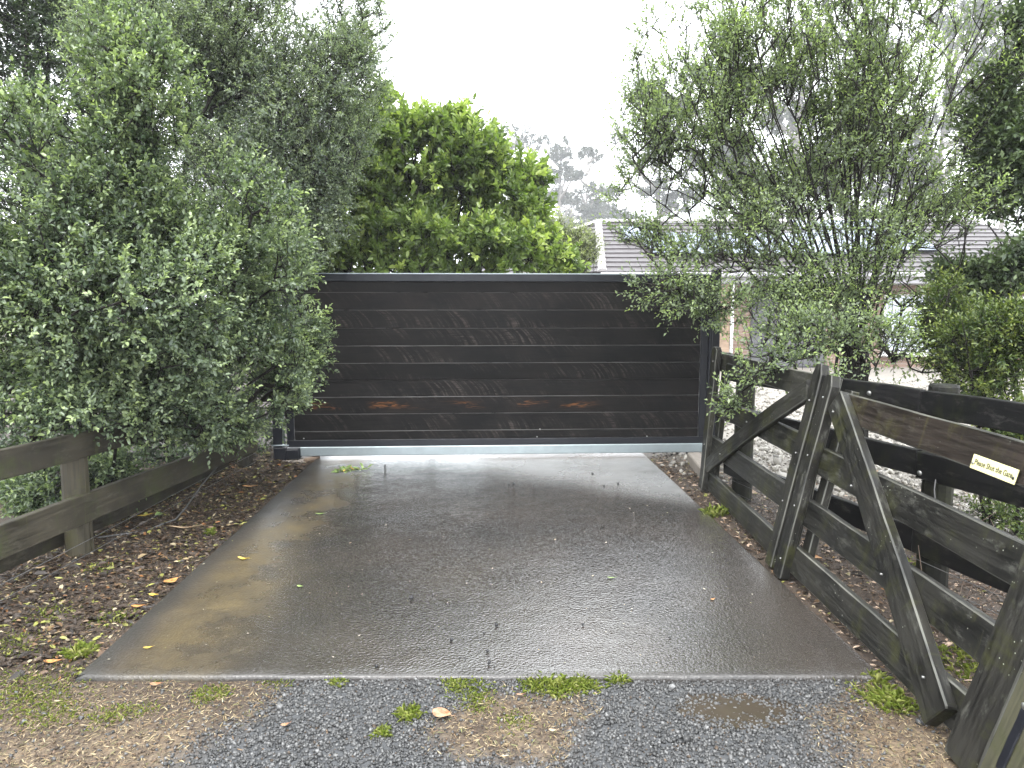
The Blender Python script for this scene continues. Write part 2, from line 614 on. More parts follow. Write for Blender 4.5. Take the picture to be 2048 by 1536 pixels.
# concrete driveway slab
m, nt, b, _ = nt_new('wet_concrete'); g = G(nt)
ov = g.obj(); sx, sy, sz = g.sep(ov)[0:3]
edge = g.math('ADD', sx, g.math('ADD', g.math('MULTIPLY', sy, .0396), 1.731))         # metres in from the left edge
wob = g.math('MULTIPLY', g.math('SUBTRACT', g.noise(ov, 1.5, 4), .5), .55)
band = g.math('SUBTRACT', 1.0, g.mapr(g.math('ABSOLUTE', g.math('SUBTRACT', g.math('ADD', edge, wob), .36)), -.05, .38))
band = g.math('MULTIPLY', band, g.mapr(g.noise(ov, 3.2, 6, .7), .2, .75))
broad = g.noise(ov, .9, 5, .6)
fine = g.noise(ov, 150, 4, .7)
base = g.mix(g.mapr(broad, .35, .65), (.027, .0235, .021), (.044, .036, .030))
base = g.mix(g.math('MULTIPLY', g.mapr(g.noise(ov, 70, 3, .7), .45, .72), .6), base, (.085, .08, .075))
base = g.mix(g.math('MULTIPLY', g.mapr(g.noise(ov, 90, 2, .6), .42, .3), .6), base, (.012, .012, .012))
base = g.mix(g.math('MULTIPLY', band, .8), base, (.15, .112, .05))
palel = g.math('SUBTRACT', sy, g.math('ADD', 6.25, g.math('MULTIPLY', sx, -.62)))
palefar = g.mapr(g.math('ADD', palel, g.math('MULTIPLY', wob, .9)), -.2, .75)  # paler concrete tone towards the far right of the slab
palec = g.mix(g.noise(ov, 9, 6, .7), (.2, .2, .2), (.36, .36, .355))
base = g.mix(palefar, base, palec)
spk = g.math('MULTIPLY', g.mapr(g.voro(ov, 70), .11, .05), g.mapr(g.noise(ov, 19, 2), .5, .62))
base = g.mix(g.math('MULTIPLY', spk, .5), base, (.3, .28, .24))
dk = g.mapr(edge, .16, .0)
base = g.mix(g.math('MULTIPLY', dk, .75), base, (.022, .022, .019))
fe = g.mapr(sy, 2.93, 2.85)
base = g.mix(g.math('MULTIPLY', fe, .35), base, (.075, .075, .075))
base = g.mix(g.math('MULTIPLY', g.mapr(g.noise(ov, 1.7, 6, .7), .5, .72), .4), base, (.05, .04, .03))
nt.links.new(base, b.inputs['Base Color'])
rg = g.mapr(g.noise(ov, 2.1, 5, .6), .35, .68, .13, .24)
rg = g.math('ADD', rg, g.math('ADD', g.math('MULTIPLY', palefar, .12), g.math('ADD', g.math('MULTIPLY', band, .3), g.mapr(edge, .25, .0, 0, .35))))
nt.links.new(rg, b.inputs['Roughness'])
b.inputs['Specular IOR Level'].default_value = .5
b.inputs['IOR'].default_value = 1.45
nt.links.new(g.math('MULTIPLY', g.math('MULTIPLY', g.mapr(sy, 2.86, 2.9, .15, 1), g.mapr(edge, .02, .3)), g.math('SUBTRACT', 1.0, g.math('MULTIPLY', band, .8))), b.inputs['Coat Weight'])
b.inputs['Coat Roughness'].default_value = .11
b.inputs['Coat IOR'].default_value = 1.75
hh = g.math('ADD', g.math('MULTIPLY', g.noise(ov, 78, 2, .5), 1.5), g.math('MULTIPLY', g.noise(ov, 6, 3), 1.6))
bmp = g.bump(hh, .65, .0038)
nt.links.new(bmp, b.inputs['Normal']); nt.links.new(bmp, b.inputs['Coat Normal'])
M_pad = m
rows = [(2.845, -.1), (2.845, -.016), (2.848, -.007), (2.853, -.002), (2.864, 0.0)] + [(2.93 + .06 * k, 0.0) for k in range(85)] + [(8.5, 0), (10, 0), (13, 0), (16.8, 0), (16.8, -.1)]
us = np.concatenate([[0, 0, .002, .006], np.linspace(.012, .988, 72), [.994, .998, 1, 1]])
uz = np.zeros(len(us)); uz[[0, -1]] = -.1; uz[[1, -2]] = -.012; uz[[2, -3]] = -.004
PV = []
for (y, z) in rows:
    for u, dz in zip(us, uz):
        wav = .012 * (fbm(np.array([[u * 3.4, y]]), 14, 4)[0] - .5) if (u in (0., 1.) or z < 0) else 0
        x = pad_left(y) * (1 - u) + pad_right(y) * u
        yy = y + .05 * max(0, (u - .93) / .07) ** 2 * max(0, 1 - (y - 2.845) / .2) * -.3
        PV.append((x + (wav if u in (0., 1.) else 0), yy + (wav if z < 0 else 0), min(z, dz)))
PV = np.array(PV)
flat = PV[:, 2] > -.001
PV[flat, 2] += .007 * (fbm(PV[flat], 1.1, 2) - .5) + .003 * (fbm(PV[flat], 4.5, 6) - .5)
nu = len(us); nr = len(rows)
ii = np.arange(nu * nr).reshape(nr, nu)
PF = np.stack([ii[:-1, :-1], ii[:-1, 1:], ii[1:, 1:], ii[1:, :-1]], -1).reshape(-1, 4)
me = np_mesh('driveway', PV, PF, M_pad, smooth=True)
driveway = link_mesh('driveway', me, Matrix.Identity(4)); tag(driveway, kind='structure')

# ------------------------------------------------------------------ the house behind the gate
m, nt, b, _ = nt_new('roof_tile'); g = G(nt)
ov = g.obj(); r = g.rnd()
n1 = g.noise(g.vmath('MULTIPLY', ov, (3.3, 1, 1)), 1.0, 3)
nt.links.new(g.mix(g.noise(ov, 6, 5), (.05, .045, .047), (.10, .09, .093)), b.inputs['Base Color'])
b.inputs['Roughness'].default_value = .5
b.inputs['Specular IOR Level'].default_value = .3
nt.links.new(g.bump(g.noise(ov, 40, 3), .3, .01), b.inputs['Normal'])
M_tile = m
M_ridge = M_plain('ridge_mortar_tile', (.36, .34, .34), .5, 0, .2, 5)
M_fascia = M_plain('fascia_grey', (.36, .35, .37), .4, 0, .1, 3)
M_soffit = M_plain('soffit', (.2, .19, .18), .6)
M_glass = M_plain('window_glass', (.03, .04, .05), .06, 0, .1, 2)
M_palepane = M_plain('pale_pane', (.55, .6, .66), .5, 0, .1, 4)  # bluish white colour for the panes of one window
M_white = M_plain('white_frame', (.7, .7, .68), .4, 0, .08, 5)
M_doorgrey = M_plain('grey_garage_door', (.085, .085, .09), .5, 0, .1, 3)
M_panel = M_plain('solar_glass', (.12, .15, .2), .12, 0, .1, 3)
m, nt, b, _ = nt_new('brown_brick'); g = G(nt)
bt = nt.nodes.new('ShaderNodeTexBrick')
ov = g.obj(); sx, sy, sz = g.sep(ov)[0:3]
nt.links.new(g.comb(g.math('ADD', sx, sy), sz, 0.0), bt.inputs['Vector'])
bt.inputs['Color1'].default_value = (.17, .105, .08, 1); bt.inputs['Color2'].default_value = (.24, .165, .125, 1)
bt.inputs['Mortar'].default_value = (.27, .24, .21, 1); bt.inputs['Scale'].default_value = 1.0
bt.inputs['Brick Width'].default_value = .24; bt.inputs['Row Height'].default_value = .086; bt.inputs['Mortar Size'].default_value = .006
nt.links.new(bt.outputs['Color'], b.inputs['Base Color']); b.inputs['Roughness'].default_value = .75
nt.links.new(g.bump(bt.outputs['Fac'], .4, -.006), b.inputs['Normal'])
M_brick = m

HS = thing('brick_house', 'low brown brick house with grey tiled hip roof and solar panels behind the gate', 'house', (7, 18, 0))
EV = 2.37
K = np.array([2.2, 17.5, EV]); A = np.array([2.5, 21, 3.96]); RR = np.array([13.5, 21, 3.96]); KR = np.array([15.0, 17.5, EV]); LL = np.array([-2.1, 21.2, EV])
roofV = np.array([K, KR, RR, A, LL, (-2.1, 24.5, EV), (15, 24.5, EV)]) - [0, 0, .06]
roof = mesh_part('roof', roofV, [(0, 1, 2, 3), (0, 3, 4), (4, 3, 5), (3, 2, 6, 5), (1, 6, 2), (0, 4, 5, 6, 1)], M_tile, HS)


def courses(e0, e1, r0, r1, n=12):
    """tile courses of one roof face: eave e0-e1, top r0-r1"""
    for k in range(n):
        a, c = k / n, (k + 1.12) / n
        c = min(c, 1)
        p = [e0 + (r0 - e0) * a, e1 + (r1 - e1) * a, e1 + (r1 - e1) * c, e0 + (r0 - e0) * c]
        nrm = np.cross(e1 - e0, r0 - e0); nrm = nrm / np.linalg.norm(nrm)
        if nrm[2] < 0: nrm = -nrm
        lift = .045
        lo = [q + nrm * .002 for q in p]
        hi = [p[0] + nrm * lift, p[1] + nrm * lift, p[2] + nrm * .012, p[3] + nrm * .012]
        V = np.array(lo + hi)
        mesh_part('tile_course', V, [(0, 3, 2, 1), (4, 5, 6, 7), (0, 1, 5, 4), (1, 2, 6, 5), (2, 3, 7, 6), (3, 0, 4, 7)], M_tile, roof)


courses(K, KR, A, RR)
courses(LL, K, A, A + [.01, 0, 0])


def caps(p, q, n):
    for k in range(n):
        a = p + (q - p) * (k / n); c = p + (q - p) * ((k + 1.08) / n)
        d = (c - a) / np.linalg.norm(c - a)
        x, y, z = basis(d, (0, 0, 1))
        R0, R1 = .12, .095
        ring = lambda o, R: np.array([o + y * (R * math.cos(t)) + z * (R * .75 * math.sin(t) + .01) for t in np.linspace(0, math.pi, 7)])
        V, F = sweep([ring(a, R0), ring(c, R1)])
        mesh_part('ridge_cap', V, F, M_ridge, roof)


caps(K + [0, 0, .02], A + [0, 0, .02], 12)
caps(A + [0, 0, .02], RR + [0, 0, .02], 30)
caps(LL + [0, 0, .02], A + [0, 0, .02], 13)
box('fascia', (8.6, 17.53, EV - .16), (12.8, .03, .2), M_fascia, HS)
box('gutter', (8.6, 17.44, EV - .05), (12.9, .12, .12), M_fascia, HS, cham=.02)
box('soffit', (8.6, 17.82, EV - .27), (12.7, .54, .02), M_soffit, HS)
box('wall', (8.9, 18.2, 1.04), (11.8, .2, 2.1), M_brick, HS)
box('wall', (1.1, 19.6, 1.04), (5.2, .2, 2.1), M_brick, HS, ang=math.atan2(3.5, -4.2))
box('pillar', (5.22, 17.72, 1.05), (.3, .3, 2.09), MW_timber, HS)
box('downpipe', (5.43, 17.62, 1.05), (.07, .07, 2.1), M_white, HS)
gd = box('garage_door', (7.0, 18.08, 1.02), (1.9, .05, 2.04), M_doorgrey, HS)
for k in range(4):
    box('door_panel', (7.0, 18.045, .27 + .5 * k), (1.84, .03, .46), M_doorgrey, gd)
for (wx, ww, wz, wh, whitish) in ((10.15, 1.5, 1.1, 1.5, 1), (12.6, 1.2, 1.3, 1.0, 0), (8.75, .5, 1.4, .9, 0)):
    wf = box('window', (wx, 18.09, wz), (ww, .06, wh), M_white, HS)
    for sgn in (-1, 1):
        box('pane', (wx + sgn * ww / 4, 18.052, wz), (ww / 2 - .08, .02, wh - .12), M_palepane if whitish else M_glass, wf, cham=.001)
    box('sill', (wx, 18.03, wz - wh / 2 - .03), (ww + .1, .16, .05), M_white, wf)
# solar panels, two arrays lying on the front slope
fn = np.cross(KR - K, A - K); fn /= np.linalg.norm(fn)
sl = np.array([0, 3.5, 1.59]); sl /= np.linalg.norm(sl)


def solar(x0, s0, w=1.0, h=1.65):
    o = np.array([x0, 17.5, EV]) + sl * s0 + fn * .11
    c = o + np.array([w / 2, 0, 0]) + sl * h / 2
    p = beam('solar_panel', c - [w / 2 - .01, 0, 0], c + [w / 2 - .01, 0, 0], h - .02, .04, sl, M_black, HS, seg=1, wob=0)
    c2 = c + fn * .024
    beam('glass', c2 - [w / 2 - .04, 0, 0], c2 + [w / 2 - .04, 0, 0], h - .08, .006, sl, M_panel, p, cham=.001, seg=1, wob=0)


for k in range(3): solar(2.65 + k * .45 + .35, 2.1 - .55 * k if k < 2 else 1.0, 1.0 if k else .9, 1.1)
for k in range(5): solar(3.75 + k * 1.03 - .2, 1.0 if k < 1 else .95, 1.0, 1.65)
for k in range(3): solar(8.0 + k * 1.03, 1.2, 1.0, 1.65)
for k in range(3): solar(8.0 + k * 1.03, 2.9 - .02, 1.0, .85)

# ------------------------------------------------------------------ the sliding gate
GA = np.array([-2.288, 7.114]); GB = np.array([2.026, 7.335])
gd2 = (GB - GA) / np.linalg.norm(GB - GA); gn2 = np.array([gd2[1], -gd2[0]])   # towards the camera
GANG = math.atan2(gd2[1], gd2[0])


def gpt(s, z, d=0.0):
    p = GA + gd2 * s + gn2 * d
    return np.array([p[0], p[1], z])


SG = thing('sliding_gate', 'black sliding gate of dark stained horizontal boards across the wet driveway', 'gate', gpt(2.15, 0, -.03))
GW = 4.32


def gbox(name, s0, s1, z0, z1, d0, d1, mat, par, cham=.004):
    return beam(name, gpt(s0, (z0 + z1) / 2, (d0 + d1) / 2), gpt(s1, (z0 + z1) / 2, (d0 + d1) / 2), z1 - z0, d1 - d0, (0, 0, 1), mat, par, cham=cham, seg=4, wob=0)


gbox('top_rail', 0, GW, 1.80, 1.872, -.06, .0, M_black, SG)
gbox('top_highlight', 0, GW, 1.8722, 1.882, -.055, -.004, M_galv, SG, cham=.002)  # pale strip puts the top rail's sky highlight in as colour
gbox('bottom_rail', 0, GW, .127, .195, -.06, .0, M_black, SG)
gbox('side_rail', 0, .075, .195, 1.80, -.06, -.001, M_black, SG)
gbox('side_rail', GW - .075, GW, .195, 1.80, -.06, -.001, M_black, SG)
gbox('track_beam', .13, GW, .032, .127, -.075, .012, M_galv, SG, cham=.008)
zl = [.195, .285, .461, .635, .805, .979, 1.155, 1.332, 1.516, 1.691, 1.80]
for k in range(10):
    z0, z1 = zl[k], zl[k + 1]
    dep = -.014 + rng.normal(0, .0015)
    o = beam('plank', gpt(.078, (z0 + z1) / 2, dep - .011), gpt(GW - .078, (z0 + z1) / 2, dep - .011 + rng.normal(0, .001)), z1 - z0 + .0015, .022, (0, 0, 1), MW_knot if k == 2 else MW_plank, SG, cham=.0045, seg=14, wob=.0007, edge=MW_plankglint)
    if k == 2: o['label'] = 'board with bare orange heartwood rings showing through the stain'
for s, z in ((.17, .215), (2.55, .21), (3.7, .205), (2.58, .29)):
    tube('bolt', [gpt(s, z, -.005), gpt(s, z, .004)], .007, M_steel, SG, 8)

# guide posts and footings at both ends
GP = thing('gate_guide_post', 'black steel guide post with galvanised rod at the hidden end of the sliding gate', 'gate post', gpt(-.07, 0, -.02))
gbox('post', -.13, -.035, -.02, 1.95, -.07, .03, M_black, GP)
tube('rod', [gpt(-.015, .18, .05), gpt(-.01, 1.1, .05)], .013, M_galv, GP)
tube('latch_bolt', [gpt(-.14, .155, .05), gpt(.03, .155, .05)], .008, M_galv, GP)
tube('nut', [gpt(-.03, .155, .05), gpt(-.01, .155, .05)], .017, M_galv, GP, 6, False)
gbox('bracket', -.12, .0, .0, .13, -.02, .06, M_black, GP)
RB = gbox('roller_cover', -.02, .135, .002, .118, -.09, .05, M_black, None, cham=.015)
tag(RB, 'black roller cover boxed round the end of the galvanised gate track', 'roller box')
FT = gbox('concrete_footing', -.26, .22, -.05, .004, -.2, .1, M_conc, None, cham=.012)
tag(FT, 'small rough concrete footing under the black gate guide post', 'footing')
TB = beam('timber_offcut', gpt(.2, .012, .1), gpt(.3, .012, -.06), .028, .05, (0, 0, 1), MW_timber, None)
tag(TB, 'short timber offcut lying beside the footing at the slab edge', 'timber')
CP = thing('gate_catch_post', 'black steel catch post where the sliding gate meets the farm gate', 'gate post', gpt(4.42, 0, -.02))
gbox('post', 4.36, 4.45, .0, 1.93, -.11, -.03, M_black, CP)
gbox('channel', GW + .003, 4.36, .2, 1.87, -.075, .015, M_black, CP)
gbox('foot', 4.14, 4.2, .0, .03, -.1, .0, M_black, CP)
CF = beam('concrete_block', [1.82, 7.0, .02], [1.76, 6.25, .02], .16, .13, (0, 0, 1), M_conc, None, cham=.01)
tag(CF, 'pinkish concrete block on the ground by the catch end of the sliding gate', 'block')

# ------------------------------------------------------------------ left fence
LF = thing('post_and_rail_fence', 'weathered brown post and rail fence under the overhanging shrub beside the leaf litter', 'fence', (-2.6, 4.27, 0))


def lfx(y): return -2.60 + (y - 4.271) * (.10 / 2.482)


def lrail(za, h, y0, y1, off, t, mat):
    """za: height of the board's middle at y = 4; the boards follow the fall of the ground"""
    z = lambda y: za - .031 * (y - 4)
    return beam('rail', (lfx(y0) + off, y0, z(y0)), (lfx(y1) + off, y1, z(y1)), h, t, (0, 0, 1), mat, LF, seg=10, wob=.002)


lrail(.727, .155, 1.2, 6.85, .0, .045, MW_left)
lrail(.336, .178, 1.2, 6.82, .0, .045, MW_left)
lrail(.155, .13, 1.2, 6.6, -.19, .04, MW_left)
for (y, h, r) in ((4.24, .70, .076), (6.68, .6, .065), (1.75, .76, .076)):
    round_post('post', (lfx(y) + .017 - r, y, -.2), (lfx(y) + .017 - r, y, h), r, MW_leftpost, LF)
for (z0, z1) in ((.165, .155), (.085, .07)):
    pts = [(lfx(y) + .035 + .012 * math.sin(y * 2), y, z0 + (z1 - z0) * (y - 1.2) / 5.5 - .012 * math.sin((y - 1.2) / 5.5 * math.pi)) for y in np.linspace(1.2, 6.7, 12)]
    tube('wire', pts, .0022, M_wire, LF, 5)
CB = tube('loose_cable', [(-2.52, 6.0, .2), (-2.5, 5.6, .12), (-2.44, 5.2, .06), (-2.41, 4.95, .035), (-2.5, 4.7, .03), (-2.7, 4.5, .05)], .006, M_wire, None, 6)
tag(CB, 'thin grey cable curving down from the left fence into the litter', 'cable')

# ------------------------------------------------------------------ right back fence
BA = np.array([2.22, 3.73]); BB = np.array([1.75, 5.57])
bd = (BB - BA) / np.linalg.norm(BB - BA); bn = np.array([bd[1], -bd[0]])      # bn points away from the drive
RF = thing('back_fence', 'black post and rail fence standing behind the pair of farm gates', 'fence', (2.26, 3.75, 0))


def bpt(s, z, d=0.0):
    p = BA + bd * s + bn * d
    return np.array([p[0], p[1], z])


for z0, z1 in ((.967, 1.108), (.633, .778), (.21, .355)):
    dz = 0 if z0 > .9 else 0
    beam('rail', bpt(-2.6, (z0 + z1) / 2, .001), bpt(.05, (z0 + z1) / 2, .0), z1 - z0, .045, (0, 0, 1), MW_back, RF, seg=8, wob=.002)
    beam('rail', bpt(.053, (z0 + z1) / 2 + .004, 0), bpt(1.98, (z0 + z1) / 2 - .006, 0), z1 - z0 - .006, .044, (0, 0, 1), MW_back, RF, seg=8, wob=.002)
for s, r, h in ((.03, .077, 1.135), (1.9, .075, 1.05), (-1.9, .078, 1.12)):
    p = bpt(s, 0, r + .03)
    round_post('post', (p[0], p[1], -.2), (p[0], p[1], h), r, MW_backpost, RF)
for s, z in ((.42, 1.045), (.02, .66)):
    tube('bolt', [bpt(s, z, -.02), bpt(s, z, -.03)], .014, M_steel, RF, 10)
for z in (.19, .10):
    tube('wire', [bpt(s, z + .006 * math.sin(3 * s), -.03) for s in np.linspace(-1.6, 1.95, 8)], .0022, M_wire, RF, 5)
tube('wire', [bpt(-.07, .72, .0), bpt(-.09, .6, -.035), bpt(-.11, .52, -.04), bpt(-.1, .4, -.03)], .0035, M_wire, RF, 5)

# ------------------------------------------------------------------ the two farm gates
def leaf_frame(P0, P1, l0, l1):
    P0, P1 = np.array([*P0, 0.0]), np.array([*P1, 0.0])
    L = np.linalg.norm(P1 - P0); d = (P1 - P0) / L
    side = np.array([-d[1], d[0], 0]);
    if side[0] < 0: side = -side

    def pt(s, h, dep=0.0):
        a = math.radians(l0 + (l1 - l0) * s / L)
        up = np.array([0, 0, math.cos(a)]) + side * math.sin(a)
        out = -side * math.cos(a) + np.array([0, 0, math.sin(a)])
        return P0 + d * s + up * h + out * dep
    return pt, L


def fplank(pt, name, a, b, w, d0, d1, mat, par, cham=.006, seg=8, tipb=0.0):
    """board in a leaf from a=(s,h) to b, width w in the leaf plane, from depth d0 (back) to d1 (front)"""
    a = np.array(a, float); b = np.array(b, float)
    L = np.linalg.norm(b - a); u = (b - a) / L; n = np.array([-u[1], u[0]])
    sec = [(-w / 2, d0 + cham), (-w / 2 + cham, d0), (w / 2 - cham, d0), (w / 2, d0 + cham), (w / 2, d1 - cham), (w / 2 - cham, d1), (-w / 2 + cham, d1), (-w / 2, d1 - cham)]
    rings = []
    ss = [0.0, cham] + [L * i / seg for i in range(1, seg)] + ([L - tipb] if tipb else []) + [L - cham, L]
    for k, s in enumerate(ss):
        f = .93 if k in (0, len(ss) - 1) else 1.0
        if tipb and s > L - tipb: f *= 1 - .5 * (s - L + tipb) / tipb
        j = rng.normal(0, .0015, 2)
        rings.append(np.array([pt(*(a + u * s + n * (q * f + j[0])), dd + j[1]) for q, dd in sec]))
    V, F = sweep(rings)
    p0 = pt(*a, (d0 + d1) / 2); p1 = pt(*b, (d0 + d1) / 2); pn = pt(*(a + n * .1), (d0 + d1) / 2)
    return pale_arrises(mesh_part(name, V, F, mat, par, frame_of((p0 + p1) / 2, p1 - p0, pn - p0)), MW_arris, (0, 2, 4, 6))


def bolt_at(pt, s, h, d, par, r=.0052):
    tube('bolt', [pt(s, h, d - .004), pt(s, h, d + .006)], r, M_steel, par, 8)


# far leaf: hinged at the sliding gate end
pt1, L1 = leaf_frame((1.606, 5.937), (1.556, 4.06), 4, 12)
FG1 = thing('farm_gate', 'dark timber farm gate beside the sliding gate, its brace rising towards the camera', 'farm gate', pt1(L1 / 2, 0), 'pair of timber farm gates')
RW = .15
for h in (1.10, .735, .405, .10):
    fplank(pt1, 'rail', (.03, h), (L1 - .02, h), RW, -.075, -.03, MW_gate, FG1)
fplank(pt1, 'stile', (.055, .02), (.055, 1.22), .115, -.03, .018, MW_gate, FG1, tipb=.03)
fplank(pt1, 'stile', (.055, .03), (.055, 1.18), .10, -.12, -.075, MW_gate, FG1)
fplank(pt1, 'stile', (L1 - .075, .0), (L1 - .075, 1.24), .105, -.03, .02, MW_gate, FG1, tipb=.06)
fplank(pt1, 'stile', (L1 - .08, .03), (L1 - .08, 1.18), .09, -.12, -.075, MW_gate, FG1)
fplank(pt1, 'brace', (.14, .235), (L1 - .16, 1.08), .125, -.03, .012, MW_gate, FG1)
for s, h in ((.06, .74), (.06, .4), (.06, 1.1), (L1 - .08, 1.02), (L1 - .08, .7), (L1 - .09, .4), (.95, .74), (.5, .41)):
    bolt_at(pt1, s, h, .018, FG1)
# near leaf: hinged towards the camera
pt2, L2 = leaf_frame((1.556, 4.06), (1.548, 2.364), 12, 13.5)
FG2 = thing('farm_gate', 'dark timber farm gate nearest the camera, carrying the yellow notice', 'farm gate', pt2(L2 / 2, 0), 'pair of timber farm gates')
for h, mt in ((1.035, MW_gate_rusty), (.70, MW_gate), (.395, MW_gate), (.115, MW_gate)):
    fplank(pt2, 'rail', (.09, h + .005), (L2 + .12, h - .008), RW + .005, -.075, -.03, mt, FG2)
fplank(pt2, 'stile', (.078, -.005), (.085, 1.19), .115, -.03, .024, MW_gate, FG2, tipb=.06)
fplank(pt2, 'stile', (.14, .03), (.14, 1.13), .09, -.12, -.075, MW_gate, FG2)
fplank(pt2, 'stile', (L2 + .1, -.01), (L2 + .2, 1.2), .17, -.03, .03, MW_gate, FG2)
fplank(pt2, 'brace', (.20, 1.06), (L2 - .085, .06), .15, -.03, .018, MW_gate, FG2)
for s, h in ((.085, 1.06), (.085, .72), (.085, .42), (.085, .1), (.24, 1.0), (.62, .68), (1.06, .39), (1.5, .15), (L2 + .1, .35), (L2 + .09, .12)):
    bolt_at(pt2, s, h, .022, FG2)
HP = thing('hinge_post', 'thick green mossy post with a dark strap at the near end of the farm gates', 'gate post', pt2(L2 + .28, 0))
hp0 = pt2(L2 + .27, -.1, -.01); hp1 = pt2(L2 + .42, 1.3, -.01)
beam('post', hp0, hp1, .16, .13, (0, -1, 0), MW_mossy, HP, cham=.014)
hd = (hp1 - hp0) / np.linalg.norm(hp1 - hp0)
q0 = hp0 + hd * .22 + np.array([-.069, .0, .0]); beam('strap', q0, q0 + hd * .22, .035, .008, (0, 1, 0), M_black, HP)
tube('bolt', [q0 + hd * .235 - [.0, 0, 0], q0 + hd * .235 - [.014, 0, 0]], .011, M_steel, HP, 8)


# the notice on the near gate's top rail
def leaf_hit(pt, L, u, v, dep):
    o = pt(0, 0, dep); e1 = pt(L, 0, dep) - o; e1 /= np.linalg.norm(e1)
    e2 = pt(L, 1, dep) - pt(L, 0, dep)
    n = np.cross(e1, e2); d = ray(u, v); C = np.array([0, 0, EYE])
    p = C + d * (((o - C) @ n) / (d @ n))
    return p


tl, tr, bl, br = [leaf_hit(pt2, L2, *q, -.016) for q in ((1949, 908), (2039, 940), (1940, 934.6), (2028, 970))]
sx_ = (tr - tl + br - bl) / 2; sy_ = (tl - bl + tr - br) / 2; sc_ = (tl + tr + bl + br) / 4
sw_, sh_ = np.linalg.norm(sx_), np.linalg.norm(sy_)
X_, _, Z_ = basis(sx_, sy_)
SGN = thing('notice_sign', 'pale yellow Please Shut the Gate notice on the top rail of the near farm gate', 'sign', sc_)
pl = beam('plate', sc_ - X_ * sw_ / 2, sc_ + X_ * sw_ / 2, sh_, .004, Z_, M_sign, SGN, cham=.0008, seg=1, wob=0)
cu = bpy.data.curves.new('lettering', 'FONT')
cu.body = 'Please Shut the Gate'
cu.align_x = 'CENTER'; cu.align_y = 'CENTER'
cu.size = 1.0; cu.extrude = .002; cu.offset = .018
to = bpy.data.objects.new('lettering_curve', cu); COL.objects.link(to)
bpy.context.view_layer.update()
tme = bpy.data.meshes.new_from_object(to.evaluated_get(bpy.context.evaluated_depsgraph_get()))
bpy.data.objects.remove(to)
tme.name = 'lettering'; tme.materials.clear(); tme.materials.append(M_ink)
tv = np.array([v.co for v in tme.vertices]); tw = tv[:, 0].max() - tv[:, 0].min()
k = sw_ * .85 / tw
nrm_ = np.cross(X_, Z_)
fr = Matrix(((X_[0] * k, Z_[0] * k * 1.12, nrm_[0] * k, 0), (X_[1] * k, Z_[1] * k * 1.12, nrm_[1] * k, 0), (X_[2] * k, Z_[2] * k * 1.12, nrm_[2] * k, 0), (0, 0, 0, 1)))
fr.translation = Vector(sc_ + nrm_ * .0026)
link_mesh('lettering', tme, fr, SGN)
for sgn in (-1, 1):
    c = sc_ + X_ * sgn * sw_ * .455 - Z_ * sh_ * .12
    tube('screw', [c, c + nrm_ * .005], .006, M_ink if sgn > 0 else M_steel, SGN, 8)


# ------------------------------------------------------------------ plants
def unit(a): return a / np.maximum(np.linalg.norm(a, axis=-1, keepdims=True), 1e-9)


def leaf_geo(P, ax, nr, L, asp, fold=.12, droop=.12, six=True):
    """P base points, ax axis, nr normal, L lengths -> verts, faces"""
    ax = unit(ax); nr = unit(nr - ax * (nr * ax).sum(-1, keepdims=True)); sd_ = np.cross(nr, ax)
    n = len(P); L = L[:, None]
    if six:
        T = [(0, 0, 0), (.32, -.5, fold), (.72, -.40, fold * .8), (1, 0, -droop), (.72, .40, fold * .8), (.32, .5, fold)]
        Fc = [(0, 1, 2, 3), (0, 3, 4, 5)]
    else:
        T = [(0, 0, 0), (.45, -.5, fold), (1, 0, -droop), (.45, .5, fold)]
        Fc = [(0, 1, 2, 3)]
    V = np.stack([P + L * (ax * a + sd_ * (b_ * asp) + nr * c) for a, b_, c in T], 1)
    m_ = len(T)
    F = (np.arange(n)[:, None, None] * m_ + np.array(Fc)[None]).reshape(-1, 4)
    return V.reshape(-1, 3), F, m_


def prisms(P0, P1, r0, r1, sides):
    d = unit(P1 - P0)
    ref = np.where(np.abs(d[:, 2:3]) < .9, np.array([[0, 0, 1.0]]), np.array([[1.0, 0, 0]]))
    a = unit(np.cross(d, ref)); b_ = np.cross(d, a)
    ang = np.linspace(0, 2 * math.pi, sides, endpoint=False)
    R0 = np.stack([P0 + r0[:, None] * (a * math.cos(t) + b_ * math.sin(t)) for t in ang], 1)
    R1 = np.stack([P1 + r1[:, None] * (a * math.cos(t) + b_ * math.sin(t)) for t in ang], 1)
    V = np.concatenate([R0, R1], 1).reshape(-1, 3)
    q = np.array([(j, (j + 1) % sides, sides + (j + 1) % sides, sides + j) for j in range(sides)])
    F = (np.arange(len(P0))[:, None, None] * (2 * sides) + q[None]).reshape(-1, 4)
    return V, F


UNIT_LEAF = {}


